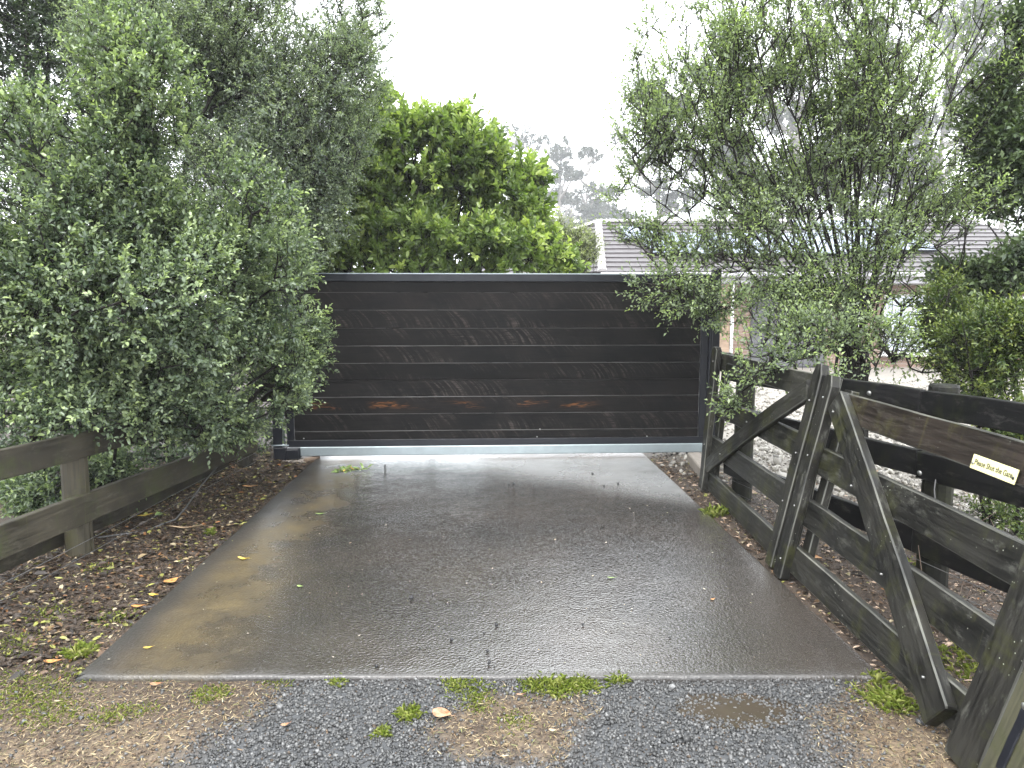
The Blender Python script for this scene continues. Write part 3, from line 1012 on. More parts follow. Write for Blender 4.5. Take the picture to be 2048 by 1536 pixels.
def grow(name, label, cat, base, stems, lumps, n_t, leafmat, bark, leaf=.03, asp=.5, sub=3, per=9, twig=.2, up=.35, gap=.0, gapscale=1.5, stem_r=.02, seed=1, six=True, parts=0, tint_shift=0.0, group=None, droop=.12, out_bias=.6, nbias=.9, flat_bias=2.2, twig_r=.0016, tipnew=.35, rise=.25):
    R = np.random.default_rng(seed)
    base = np.asarray(base, float)
    root = thing(name, label, cat, base, group)
    nodes, par, rad0 = [], [], []
    for st in stems:
        pts = [np.asarray(p, float) for p in st]
        prev = -1; Ltot = sum(np.linalg.norm(pts[i + 1] - pts[i]) for i in range(len(pts) - 1)); acc = 0
        for i in range(len(pts) - 1):
            n = max(1, int(np.linalg.norm(pts[i + 1] - pts[i]) / (.14 if Ltot < 8 else .5)))
            for k in range(n + (1 if i == len(pts) - 2 else 0)):
                q = pts[i] + (pts[i + 1] - pts[i]) * k / n
                if prev >= 0: q = q + R.normal(0, .008 if Ltot < 8 else .04, 3)
                nodes.append(q); par.append(prev)
                rad0.append(stem_r * (1 - .8 * (acc + np.linalg.norm(pts[i + 1] - pts[i]) * k / n) / Ltot)); prev = len(nodes) - 1
            acc += np.linalg.norm(pts[i + 1] - pts[i])
    ns = len(nodes)
    # twig targets in the crown's lumps
    W = np.array([l[3] * l[4] * l[5] * (l[6] if len(l) > 6 else 1) for l in lumps]) ** .8
    W /= W.sum()
    T = []
    while len(T) < n_t:
        l = lumps[R.choice(len(lumps), p=W)]
        d = R.normal(size=3); d /= np.linalg.norm(d)
        q = np.array(l[:3]) + d * R.random() ** (1 / flat_bias) * np.array(l[3:6])
        if gap and mnoise.noise(Vector(q * gapscale)) < gap - .5 + R.normal(0, .05): continue
        if q[2] < .03: continue
        T.append(q)
    T = np.array(T)
    S = np.array(nodes)
    dist = np.array([np.min(np.linalg.norm(S - t, axis=1)) for t in T])
    order = np.argsort(dist)
    cap = 60000
    NA = np.zeros((cap, 3)); NA[:ns] = S; nn = ns
    tip_of = []
    for ti in order:
        t = T[ti]
        D = NA[:nn] - t
        c = np.sqrt((D * D).sum(1)) + .7 * np.maximum(0, D[:, 2] + .05) + rise * np.maximum(0, np.hypot(D[:, 0], D[:, 1]) + .8 * D[:, 2])
        j = int(np.argmin(c)); p = NA[j]; L = np.linalg.norm(t - p)
        n = max(1, min(8, int(L / (.16 if leaf < .15 else .6))))
        prev = j
        for k in range(1, n + 1):
            f = k / n
            q = p + (t - p) * f + np.array([0, 0, 1]) * (-.10 * L * math.sin(f * math.pi) * up) + R.normal(0, .012 if leaf < .15 else .06, 3) * (k < n)
            if nn >= cap: break
            NA[nn] = q; par.append(prev); rad0.append(0.0); prev = nn; nn += 1
        tip_of.append((ti, prev))
    nodes = NA[:nn]
    par = np.array(par)
    cnt = np.zeros(nn)
    for _, k in tip_of: cnt[k] += 1
    for k in range(nn - 1, ns - 1, -1):
        cnt[par[k]] += cnt[k]
    rad = np.maximum(np.array(rad0), twig_r * 1.3 * np.maximum(cnt, 1) ** .42)
    rad[:ns] = np.maximum(np.array(rad0[:ns]), twig_r)
    ch = np.where(par >= 0)[0]
    P0, P1 = nodes[par[ch]], nodes[ch]
    r1 = rad[ch]; r0 = np.where(ch >= ns, np.minimum(rad[par[ch]], r1 * 1.5), rad[par[ch]])
    big = r0 > .012
    Vs, Fs, o = [], [], 0
    for msk, sd_ in ((big, 7), (~big, 4)):
        if msk.any():
            V, F = prisms(P0[msk], P1[msk] + (P1[msk] - P0[msk]) * .03, r0[msk], r1[msk], sd_)
            Vs.append(V); Fs.append(F + o); o += len(V)
    # sub twigs and leaves
    tips = np.array([nodes[k] for _, k in tip_of]); parp = np.array([nodes[par[k]] for _, k in tip_of])
    cen = np.average(np.array([l[:3] for l in lumps]), axis=0, weights=W)
    outw_ = unit(tips - cen)
    D0 = unit(unit(tips - parp) * .8 + outw_ * out_bias + np.array([0, 0, up]))
    nT = len(tips)
    B = np.repeat(tips, sub, 0); OD = np.repeat(outw_, sub, 0)
    D = unit(np.repeat(D0, sub, 0) + R.normal(0, .55, (nT * sub, 3)))
    TL = twig * R.uniform(.45, 1.25, nT * sub)
    B = B - D * (TL * .25)[:, None]
    E_ = B + D * TL[:, None] + np.array([0, 0, 1]) * (TL * .1 * up)[:, None]
    V, F = prisms(B, E_, np.full(len(B), twig_r), np.full(len(B), twig_r * .5), 3)
    Vs.append(V); Fs.append(F + o)
    Vb, Fb = np.concatenate(Vs), np.concatenate(Fs)
    me = np_mesh('trunk', Vb - base, Fb, bark)
    link_mesh('trunk', me, FR[root.name].copy(), root)
    n = len(B)
    tt = .22 + .78 * (np.arange(per) + .6) / per
    P = (B[:, None] + (E_ - B)[:, None] * tt[None, :, None]).reshape(-1, 3)
    ph = (np.arange(per) * 2.4)[None] + R.uniform(0, 6.28, n)[:, None]
    ref = np.where(np.abs(D[:, 2:3]) < .9, np.array([[0, 0, 1.0]]), np.array([[1.0, 0, 0]]))
    a = unit(np.cross(D, ref)); b_ = np.cross(D, a)
    perp = (a[:, None] * np.cos(ph)[..., None] + b_[:, None] * np.sin(ph)[..., None])
    ax = unit(D[:, None] * .75 + perp * (1.0 - .5 * tt[None, :, None]) + R.normal(0, .2, perp.shape)).reshape(-1, 3)
    nr = unit(np.array([0, 0, nbias]) + np.repeat(OD, per, 0) * .45 + R.normal(0, .45, (n * per, 3)))
    LL_ = leaf * R.uniform(.5, 1.3, n * per) * np.tile(1 - .25 * np.abs(tt - .5), n)
    hgt = (np.repeat(np.repeat(tips[:, 2], sub), per) - tips[:, 2].min()) / max(.1, np.ptp(tips[:, 2]))
    tuft = np.repeat(np.repeat(R.normal(0, .21, nT), sub), per)
    tint = np.clip(.38 + tint_shift + R.normal(0, .14, n * per) + tuft + tipnew * np.tile(tt ** 2, n) - .1, 0, 1)
    keep = np.ones(len(P), bool)
    chosen = np.array([], int)
    if parts:
        u, v, zc_ = project(P)
        vis = (u > 0) & (u < 2048) & (v > 0) & (v < 1536)
        cell = (np.floor(u / 14) * 1000 + np.floor(v / 14)).astype(int)
        od = np.argsort(zc_); first = {}
        for k in od:
            if vis[k] and cell[k] not in first: first[cell[k]] = k
        cand = np.array(list(first.values()))
        view = unit(P[cand] - np.array([0, 0, EYE]))
        sc = LL_[cand] / zc_[cand] * (.25 + np.abs((nr[cand] * view).sum(1)))
        chosen = cand[np.argsort(-sc)[:parts]]
        keep[chosen] = False
    V, F, m_ = leaf_geo(P[keep], ax[keep], nr[keep], LL_[keep], asp, droop=droop, six=six)
    me = np_mesh('crown', V - base, F, leafmat, tint=np.repeat(tint[keep], m_))
    cr = link_mesh('crown', me, FR[root.name].copy(), root)
    if parts:
        cr['kind'] = 'stuff'
        for k in chosen:
            q = min(5, int(tint[k] * 6)); key = (leafmat.name, q, asp, six, droop)
            if key not in UNIT_LEAF:
                V, F, m_ = leaf_geo(np.zeros((1, 3)), np.array([[1., 0, 0]]), np.array([[0., 0, 1]]), np.array([1.]), asp, droop=droop, six=six)
                UNIT_LEAF[key] = np_mesh('leaf', V, F, leafmat, tint=np.full(m_, (q + .5) / 6))
            x, y, z = basis(ax[k], nr[k]); s = LL_[k]
            y = np.cross(z, x)
            fr_ = Matrix(((x[0] * s, y[0] * s, z[0] * s, P[k][0]), (x[1] * s, y[1] * s, z[1] * s, P[k][1]), (x[2] * s, y[2] * s, z[2] * s, P[k][2]), (0, 0, 0, 1)))
            link_mesh('leaf', UNIT_LEAF[key], fr_, root)
    return root


def lump(u, v, Y, ru, rv, rd, w=1.0):
    c = at(u, v, Y)
    return (*c, ru / FPX * Y, rd, rv / FPX * Y, w)


ML_pit = M_leaf('pittosporum_leaf', (.05, .075, .048), (.17, .22, .135), (.36, .44, .21), .2, .32)
ML_teal = M_leaf('fine_grey_green_leaf', (.07, .095, .078), (.19, .23, .175), (.3, .35, .24), .22, .45)
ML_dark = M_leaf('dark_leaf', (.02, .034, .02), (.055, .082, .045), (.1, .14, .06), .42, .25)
ML_laurel = M_leaf('laurel_leaf', (.06, .095, .03), (.18, .25, .075), (.36, .43, .13), .3, .42)
ML_right = M_leaf('right_tree_leaf', (.08, .105, .068), (.20, .25, .155), (.35, .43, .20), .27, .5)
ML_yel = M_leaf('yellow_green_leaf', (.04, .07, .02), (.11, .15, .035), (.24, .28, .07), .4, .3)
ML_pale = M_leaf('pale_shrub_leaf', (.07, .085, .04), (.2, .23, .11), (.36, .4, .19), .4, .4)
ML_gum = M_leaf('gum_leaf', (.022, .03, .018), (.045, .055, .034), (.08, .085, .05), .55, .15)

# near left pittosporum
b0 = np.array([-3.5, 5.2, 0.0])
grow('pittosporum_shrub', 'large light green small leaved shrub spilling over the left fence', 'shrub', b0,
     [[b0, (-3.45, 5.1, 1.2), at(270, 330, 4.9), at(270, 80, 4.8)], [b0, (-3.4, 5.0, .9), at(420, 500, 5.2)], [b0, (-3.2, 5.3, .8), at(520, 620, 5.9)], [b0, (-3.3, 4.8, .9), at(80, 500, 4.4)], [b0, (-3.2, 5.4, .5), at(480, 780, 5.6)], [b0, (-3.2, 4.9, .4), at(120, 950, 4.8)]],
     [lump(60, 480, 4.3, 130, 300, .45), lump(275, 260, 4.8, 105, 235, .45), lump(200, 610, 4.5, 230, 270, .55), lump(420, 520, 5.1, 190, 210, .55), lump(470, 720, 5.5, 150, 150, .45), lump(545, 620, 6.1, 90, 200, .35, .8), lump(330, 780, 5.0, 150, 110, .4, 1.5), lump(400, 840, 5.3, 90, 55, .25, 1.5), lump(560, 770, 6.2, 55, 70, .22, 2), lump(100, 760, 4.3, 170, 105, .4), lump(110, 985, 4.95, 100, 55, .22, 2.5), lump(230, 945, 5.1, 40, 45, .15, 2.5), lump(450, 850, 5.8, 60, 45, .2, 2), lump(615, 700, 6.3, 35, 60, .15, 2), lump(60, 800, 4.2, 130, 70, .3)],
     4100, ML_pit, M_bark, leaf=.035, asp=.55, sub=3, per=11, twig=.24, up=.4, gap=.4, gapscale=2.2, stem_r=.035, seed=11, parts=300)
# taller fine-leaved tree behind it
b1 = np.array([-3.7, 7.6, 0.0])
grow('pittosporum_tree', 'tall fine leaved grey green tree arching over behind the light green shrub', 'tree', b1,
     [[b1, (-3.6, 7.5, 1.8), at(470, 290, 7.5), at(560, 235, 7.4), at(650, 160, 7.4), at(720, 60, 7.5)], [b1, (-3.7, 7.4, 2.0), at(430, 180, 7.3), at(480, 20, 7.2)], [b1, (-3.6, 7.4, 1.7), at(560, 380, 7.2), at(680, 330, 7.2)], [b1, (-3.9, 7.3, 2.0), at(320, 120, 7.2), at(300, -60, 7.2)]],
     [lump(470, 330, 7.2, 240, 190, .8), lump(560, 130, 7.4, 210, 130, .8, .7), lump(685, 130, 7.6, 90, 190, .55), lump(640, 370, 7.4, 85, 140, .5), lump(330, 110, 7.2, 190, 130, .7, .6), lump(595, 500, 7.0, 70, 70, .35), lump(470, -50, 7.4, 200, 90, .7), lump(400, 70, 7.1, 150, 90, .5, .8), lump(250, 90, 7.3, 110, 120, .5), lump(720, 60, 7.6, 55, 90, .4), lump(440, 200, 7.0, 130, 130, .5, 1.3), lump(510, 250, 7.0, 120, 130, .5), lump(620, 250, 7.2, 120, 150, .5), lump(540, 430, 6.9, 120, 90, .4)],
     5200, ML_teal, M_bark, leaf=.032, asp=.5, sub=3, per=11, twig=.24, up=.35, gap=.27, gapscale=1.3, stem_r=.04, seed=12, six=False)
# dark trees filling the back left
b2 = np.array([-6.0, 9.3, 0.0])
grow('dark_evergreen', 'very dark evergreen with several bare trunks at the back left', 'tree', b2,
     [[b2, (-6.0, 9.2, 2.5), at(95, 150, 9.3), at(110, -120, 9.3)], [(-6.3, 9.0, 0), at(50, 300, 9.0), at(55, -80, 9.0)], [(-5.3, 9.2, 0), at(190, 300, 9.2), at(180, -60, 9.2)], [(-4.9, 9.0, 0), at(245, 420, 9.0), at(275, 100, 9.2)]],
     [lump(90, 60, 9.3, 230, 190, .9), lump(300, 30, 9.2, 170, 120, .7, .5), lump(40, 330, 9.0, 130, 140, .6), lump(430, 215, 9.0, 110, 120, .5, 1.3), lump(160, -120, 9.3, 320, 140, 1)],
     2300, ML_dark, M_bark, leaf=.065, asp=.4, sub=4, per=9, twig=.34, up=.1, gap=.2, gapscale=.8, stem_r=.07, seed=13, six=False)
b3 = np.array([-4.9, 7.9, 0.0])
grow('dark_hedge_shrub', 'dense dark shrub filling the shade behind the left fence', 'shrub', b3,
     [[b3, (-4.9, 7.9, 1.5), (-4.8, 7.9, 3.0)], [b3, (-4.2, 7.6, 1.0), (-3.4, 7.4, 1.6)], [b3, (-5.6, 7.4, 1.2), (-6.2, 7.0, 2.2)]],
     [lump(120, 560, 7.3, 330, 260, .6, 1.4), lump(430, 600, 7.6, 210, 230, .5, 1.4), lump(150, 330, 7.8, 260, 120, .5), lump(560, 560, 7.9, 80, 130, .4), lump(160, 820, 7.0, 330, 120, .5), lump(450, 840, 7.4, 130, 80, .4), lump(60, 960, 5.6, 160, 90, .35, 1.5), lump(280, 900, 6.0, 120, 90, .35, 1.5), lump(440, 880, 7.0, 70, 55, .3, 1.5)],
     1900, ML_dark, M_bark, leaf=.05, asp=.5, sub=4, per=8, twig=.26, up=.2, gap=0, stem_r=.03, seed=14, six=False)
# bright laurel behind the gate
b4 = np.array([-1.1, 9.6, 0.0])
lst = [[b4, (-1.1, 9.5, 1.2), at(u, v + 60, 9.4), at(u, v, 9.3)] for u, v in ((760, 300), (860, 250), (940, 270), (1010, 400), (700, 380), (1060, 400), (820, 330), (770, 170))]
grow('laurel_shrub', 'bright yellow green broad leaved shrub rising behind the gate', 'shrub', b4, lst,
     [lump(860, 400, 9.4, 190, 150, .8), lump(760, 330, 9.3, 100, 120, .6), lump(945, 320, 9.3, 85, 70, .6), lump(1000, 455, 9.3, 75, 85, .6), lump(680, 430, 9.0, 100, 150, .6), lump(700, 300, 9.3, 60, 60, .4), lump(640, 510, 8.8, 60, 60, .4), lump(1090, 500, 9.2, 40, 50, .3, 1.3), lump(1060, 370, 9.4, 30, 40, .3), lump(950, 270, 9.3, 55, 40, .35), lump(890, 510, 8.8, 200, 80, .6), lump(860, 275, 9.3, 110, 45, .45), lump(990, 370, 9.3, 70, 80, .5), lump(1055, 420, 9.3, 35, 40, .3), lump(1120, 525, 9.4, 45, 30, .25, 1.2), lump(925, 262, 9.3, 28, 45, .3), lump(815, 260, 9.3, 35, 35, .3), lump(770, 200, 9.3, 22, 60, .2, .6)],
     2700, ML_laurel, M_bark, leaf=.086, asp=.5, sub=2, per=11, twig=.26, up=.9, gap=.3, gapscale=2.0, stem_r=.03, seed=15, rise=.8, parts=300, droop=.08, nbias=.6, twig_r=.003)
b5 = np.array([1.0, 11.0, 0.0])
grow('pale_shrub', 'small pale thin leaved shrub between the laurel and the house roof', 'shrub', b5,
     [[b5, (1.0, 11, 1.2), at(1150, 470, 11)], [b5, (.8, 11, 1.2), at(1100, 500, 11)], [b5, (1.2, 11, 1.2), at(1190, 490, 11)]],
     [lump(1150, 505, 11, 50, 48, .45), lump(1100, 505, 11, 50, 50, .4), lump(1110, 460, 11, 40, 25, .3, .6)],
     620, ML_pale, M_bark, leaf=.05, asp=.3, sub=3, per=9, twig=.22, up=.6, stem_r=.014, seed=16, six=False)
# the many-stemmed tree on the right
b6 = np.array([3.0, 6.05, 0.0])
c6 = at(1712, 730, 6.0)


def fan(*pts): return [b6 + R_ for R_ in [np.zeros(3)]] + [c6 + rng.normal(0, .04, 3)] + [at(*p) for p in pts]


RF_ = np.random.default_rng(171)
fan_stems = []
for k in range(36):
    ue = 1235 + (k + RF_.uniform(-.4, .4)) / 35 * 760
    q = abs(ue - 1690) / 455
    ve = -90 + 330 * max(0, q) ** 1.6 + RF_.uniform(-60, 130)
    dy = RF_.uniform(-.5, .6)
    pts_ = [b6 + [RF_.normal(0, .06), RF_.normal(0, .06), 0], at(1712 + RF_.normal(0, 16), 735, 6.0)]
    for t in (.2, .42, .65, .85, 1.0):
        pts_.append(at(1712 + (ue - 1712) * t ** 1.12 + RF_.normal(0, 6), 735 + (ve - 735) * t, 6 + dy * t))
    fan_stems.append(pts_)
for low in (((1640, 580, 5.8), (1560, 530, 5.6), (1450, 520, 5.5), (1320, 560, 5.4)), ((1660, 600, 5.8), (1590, 490, 5.7), (1480, 430, 5.6), (1310, 370, 5.6)), ((1660, 690, 5.6), (1600, 690, 5.1), (1520, 720, 4.8)), ((1720, 700, 5.5), (1735, 690, 5.0), (1770, 700, 4.8)), ((1780, 640, 5.8), (1850, 590, 5.6), (1920, 540, 5.5))):
    fan_stems.append(fan(*low))
grow('multi_stem_tree', 'tall airy tree with many dark stems fanning up behind the farm gates', 'tree', b6, fan_stems,
     [lump(1400, 190, 5.9, 150, 180, .7), lump(1330, 400, 5.8, 115, 110, .5), lump(1560, 150, 6, 170, 190, .8), lump(1700, 230, 6, 170, 280, .8), lump(1850, 200, 6.1, 150, 240, .8), lump(1500, 440, 5.8, 150, 110, .6), lump(1350, 585, 5.5, 85, 50, .25, 2.2), lump(1440, 620, 5.4, 60, 55, .25, 2.5), lump(1590, 685, 5.0, 135, 70, .3, 3), lump(1740, 690, 4.9, 90, 60, .25, 3.5), lump(1530, 735, 4.8, 75, 40, .2, 4), lump(1470, 800, 4.9, 25, 40, .12, 5), lump(1720, 490, 5.5, 110, 60, .35, 2), lump(1890, 420, 5.7, 110, 110, .5), lump(1620, 600, 5.6, 140, 60, .35, 2), lump(1480, 690, 5.0, 60, 50, .25, 3), lump(1620, 380, 6.2, 200, 160, .7), lump(1680, -60, 6, 250, 80, .8), lump(1650, 780, 4.6, 55, 25, .12, 4), lump(1310, 310, 5.8, 90, 140, .4, 1.4), lump(1380, 110, 5.9, 120, 120, .5, 1.5), lump(1470, 230, 5.9, 150, 160, .6), lump(1280, 450, 5.8, 75, 50, .3, 2.2), lump(1380, 500, 5.7, 90, 40, .3, 1.8), lump(1560, 560, 5.6, 90, 40, .3, 1.5), lump(1800, 560, 5.6, 110, 60, .35, 1.5), lump(1850, 700, 5.4, 90, 50, .3, 1.2)],
     3800, ML_right, M_bark, leaf=.034, asp=.5, sub=3, per=8, twig=.24, up=.9, gap=.36, gapscale=1.9, stem_r=.016, rise=1.2, seed=17, six=False, tint_shift=.05, twig_r=.0018)
# right edge shrubs
b7 = np.array([3.45, 4.75, 0.0])
grow('yellow_green_shrub', 'yellow green shrub with thin wiry stems at the far right behind the black fence', 'shrub', b7,
     [[b7 + R_, b7 + R_ * 1.5 + [0, 0, .7], at(u, v, 4.7)] for R_, u, v in ((np.array([.0, 0, 0]), 2020, 560), (np.array([-.12, .05, 0]), 1960, 700), (np.array([-.2, 0, 0]), 1930, 640), (np.array([.1, -.05, 0]), 2060, 640), (np.array([-.05, -.1, 0]), 1985, 800))],
     [lump(2030, 670, 4.6, 55, 120, .3, 1.6), lump(1960, 720, 4.9, 70, 130, .35), lump(1910, 640, 5.2, 60, 80, .3), lump(2040, 860, 4.6, 70, 60, .3), lump(2010, 1040, 4.7, 50, 50, .2, .5)],
     1000, ML_yel, M_bark, leaf=.034, asp=.4, sub=3, per=8, twig=.2, up=.5, gap=.36, gapscale=2.2, stem_r=.014, seed=18, tint_shift=-.08)
b8 = np.array([4.4, 5.9, 0.0])
grow('dark_green_tree', 'dark glossy leaved tree at the right edge above the wiry shrub', 'tree', b8,
     [[b8, (4.35, 5.9, 1.8), at(2030, 300, 5.9), at(2010, 40, 5.9)], [b8, (4.3, 5.9, 1.6), at(1980, 450, 5.8)]],
     [lump(2040, 380, 5.8, 75, 120, .4), lump(2020, 90, 6, 75, 120, .4), lump(2045, 520, 5.6, 60, 60, .35), lump(1960, 560, 5.9, 70, 50, .35), lump(2010, 250, 5.9, 50, 110, .4), lump(1970, 440, 6.2, 60, 70, .3)],
     900, ML_dark, M_bark, leaf=.06, asp=.45, sub=3, per=9, twig=.24, up=.3, gap=.4, gapscale=1.6, stem_r=.03, seed=19, six=False, tint_shift=.4)

# gum trees in the rain far behind
def gum(label, u, top, Y, seed, spread=1.0, dens=1.0, clumps=11, lean=0.0):
    Y *= 2.8
    R = np.random.default_rng(seed)
    gpnt = np.array([(u - 1024) / FPX * Y, Y, 0.0])
    H = EYE + (613 - top) / FPX * Y
    H *= 1.0
    tops = gpnt + np.array([lean * H, 0, H * .93])
    mid = gpnt + np.array([lean * H * .4 + R.normal(0, .2), 0, H * .5])
    stems = [[gpnt, mid, tops]]
    lumps = []
    for k in range(clumps):
        f = .42 + .56 * (k + R.random() * .6) / clumps
        o = gpnt + (tops - gpnt) * f
        a = R.uniform(0, 6.28); rr = spread * H * (.05 + .15 * R.random()) * (1.25 - f * .6)
        e = o + np.array([math.cos(a) * rr, math.sin(a) * rr * .7, rr * R.uniform(.5, 1.3)])
        e[2] = min(e[2], H * .97)
        m_ = (o + e) / 2 + [0, 0, -.1 * rr]
        stems.append([o, m_, e])
        q = H * R.uniform(.035, .065) * spread
        lumps.append((*e, q * 1.25, q, q * .55))
    lumps.append((*tops, H * .06 * spread, H * .05, H * .03))
    return grow('gum_tree', label, 'tree', gpnt, stems, lumps, int(150 * dens), ML_gum, M_bark_pale, leaf=.85, asp=.38, sub=3, per=9, twig=1.5, up=.4, stem_r=H * .011, seed=seed, six=False, group='gum trees in the mist', out_bias=.3, twig_r=.02, flat_bias=3)


gum('misty gum tree with the broadest crown, just right of the laurel top', 1018, 278, 62, 31, 1.25, 1.5, 13)
gum('thin misty gum tree next right of the broad crowned one', 1080, 330, 66, 32, .8, .9, 9, .02)
gum('slender misty gum tree with stacked small crown tufts above the pale shrub', 1118, 292, 60, 33, .9, 1.2, 14)
gum('tallest bare stemmed misty gum tree with a tiny top tuft over the roof corner', 1170, 296, 58, 34, .7, .9, 9)
gum('short round headed misty gum tree just above the roof ridge', 1212, 382, 60, 35, 1.3, 1.2, 9)
gum('low bushy misty gum tree at the foot of the slender ones', 1140, 395, 70, 36, 1.5, 1.2, 10)
gum('misty gum tree showing through the left side of the airy tree', 1310, 205, 48, 37, 1.3, 1.8, 13)
gum('misty gum tree behind the second left stem of the airy tree', 1440, 150, 46, 38, 1.3, 1.8, 13)
gum('misty gum tree behind the middle stems of the airy tree', 1580, 60, 42, 39, 1.3, 2.0, 14)
gum('misty gum tree behind the right hand stems of the airy tree', 1730, 90, 44, 40, 1.3, 1.8, 13)
gum('misty gum tree behind the upper right stems of the airy tree', 1860, 20, 42, 41, 1.3, 1.8, 13)
gum('misty gum tree at the right edge behind the dark glossy tree', 1985, 60, 44, 42, 1.3, 1.8, 13)
gum('low misty gum tree behind the roof ridge at the middle of the airy tree', 1490, 330, 40, 43, 1.6, 1.8, 12)
gum('low misty gum tree behind the solar panels', 1650, 340, 42, 44, 1.6, 1.6, 12)
gum('low misty gum tree behind the right end of the roof', 1800, 320, 42, 45, 1.6, 1.6, 12)

# ------------------------------------------------------------------ loose ground cover
def stones(name, P, size, cols, mat, flatness=.6, seed=1):
    """irregular chips, 8 corners each"""
    R = np.random.default_rng(seed)
    n = len(P)
    cube = np.array([(x, y, z) for x in (-1, 1) for y in (-1, 1) for z in (-1, 1)], float)
    V = cube[None] * R.uniform(.45, 1.0, (n, 8, 3)) * np.array([1, .75, flatness]) * size[:, None, None] * .5
    q = R.normal(size=(n, 4)); q /= np.linalg.norm(q, axis=1, keepdims=True)
    w, x, y, z = q.T
    Rm = np.stack([1 - 2 * (y * y + z * z), 2 * (x * y - z * w), 2 * (x * z + y * w), 2 * (x * y + z * w), 1 - 2 * (x * x + z * z), 2 * (y * z - x * w), 2 * (x * z - y * w), 2 * (y * z + x * w), 1 - 2 * (x * x + y * y)], 1).reshape(n, 3, 3)
    V = np.einsum('nij,nkj->nki', Rm, V) + P[:, None]
    Fq = np.array([(0, 1, 3, 2), (4, 6, 7, 5), (0, 4, 5, 1), (2, 3, 7, 6), (0, 2, 6, 4), (1, 5, 7, 3)])
    F = (np.arange(n)[:, None, None] * 8 + Fq[None]).reshape(-1, 4)
    me = np_mesh(name, V.reshape(-1, 3), F, mat, col=np.repeat(cols, 8, 0))
    o = link_mesh(name, me, Matrix.Identity(4))
    tag(o, kind='stuff')
    return o


def scatter(n, x0, x1, y0, y1, wfun, R):
    P = np.column_stack([R.uniform(x0, x1, n), R.uniform(y0, y1, n)])
    w = wfun(P)
    return P[R.random(n) < w]


R = np.random.default_rng(50)
P = scatter(64000, -2.4, 1.85, 1.35, 2.9, lambda q: np.clip(gravel_w(q) + .07 * (q[:, 1] < 2.83), 0, 1), R)
nP = len(P)
gz = ground_z(P)
size = R.gamma(4, .0016, nP) + .0045
val = R.beta(1.6, 5, nP)
cols = np.column_stack([.02 + .2 * val, .02 + .199 * val, .02 + .197 * val])
M_stone = M_col('gravel_stone', .4, .3, .5, 120)
stones('gravel', np.column_stack([P, gz + size * .22]), size, cols, M_stone, .7, 51)
# pale pebbles beyond the fence and round the catch post
R = np.random.default_rng(52)
P = scatter(26000, 1.2, 9, 4.5, 15, lambda q: pale_w(q) * (q[:, 0] > pad_right(q[:, 1]) + .02) * np.clip(6 / q[:, 1], 0, 1) ** 2, R)
size = R.gamma(5, .007, len(P)) + .012
val = R.beta(3, 2.5, len(P))
stones('pale_pebbles', np.column_stack([P, ground_z(P) + size * .2]), size, np.column_stack([.07 + .36 * val, .063 + .34 * val, .055 + .3 * val]), M_col('pebble', .5, .2, .5, 60), .5, 53)


def flakes(name, P, z, L, asp, cols, mat, tilt=.35, seed=1, curl=.18):
    R = np.random.default_rng(seed)
    n = len(P)
    a = R.uniform(0, 6.28, n)
    ax = unit(np.column_stack([np.cos(a), np.sin(a), R.normal(0, tilt * .6, n)]))
    nr = unit(np.column_stack([R.normal(0, tilt, n), R.normal(0, tilt, n), np.ones(n)]))
    V, F, m_ = leaf_geo(np.column_stack([P, z]), ax, nr, L, 1.0, fold=curl, droop=curl)
    # narrow each flake to its own aspect
    V = V.reshape(n, m_, 3)
    mid = V[:, :1] + (V[:, 3:4] - V[:, :1]) * np.array([0, .32, .72, 1, .72, .32])[None, :, None]
    V = mid + (V - mid) * asp[:, None, None]
    me = np_mesh(name, V.reshape(-1, 3), F, mat, col=np.repeat(cols, m_, 0))
    o = link_mesh(name, me, Matrix.Identity(4)); tag(o, kind='stuff')
    return o


PAL = np.array([(.03, .02, .014), (.05, .032, .02), (.018, .013, .01), (.085, .05, .028), (.14, .085, .042), (.2, .15, .085), (.3, .25, .16), (.2, .2, .05), (.22, .1, .035), (.06, .045, .035)])
PW = np.array([.22, .2, .24, .09, .05, .05, .05, .06, .02, .03])


def litter_cols(n, R): return PAL[R.choice(len(PAL), n, p=PW / PW.sum())] * R.uniform(.7, 1.3, (n, 1))


M_flake = M_col('leaf_litter', .5, .25, .45, 80)


def bedw(q):
    x, y = q[:, 0], q[:, 1]
    e = pad_left(y) - x
    w = sstep(-.03, .06, e + .12 * (fbm(q, 5, 8) - .5)) * sstep(2.75, 3.0, y + .2 * (fbm(q, 3, 2) - .5))
    return np.clip(w, 0, 1)


R = np.random.default_rng(60)
P = scatter(38000, -3.4, -1.75, 2.5, 7.6, bedw, R)
L = R.gamma(2, .0095, len(P)) + .006
flakes('leaf_litter', P, ground_z(P) + R.uniform(.002, .016, len(P)), L, R.uniform(.15, .55, len(P)), litter_cols(len(P), R), M_flake, .35, 61)


def vergew(q):
    x, y = q[:, 0], q[:, 1]
    e = x - pad_right(y)
    return sstep(-.01, .05, e + .06 * (fbm(q, 6, 8) - .5)) * (1 - .75 * pale_w(q)) * sstep(2.6, 3.0, y)


R = np.random.default_rng(62)
P = scatter(42000, 1.2, 4.6, 2.6, 7.4, vergew, R)
L = R.gamma(2, .0085, len(P)) + .006
cl = litter_cols(len(P), R); pk = R.random(len(P)) < .22; cl[pk] = np.array([.3, .22, .16]) * R.uniform(.6, 1.4, (pk.sum(), 1))
flakes('leaf_litter', P, ground_z(P) + R.uniform(.002, .014, len(P)), L, R.uniform(.15, .55, len(P)), cl, M_flake, .35, 63)


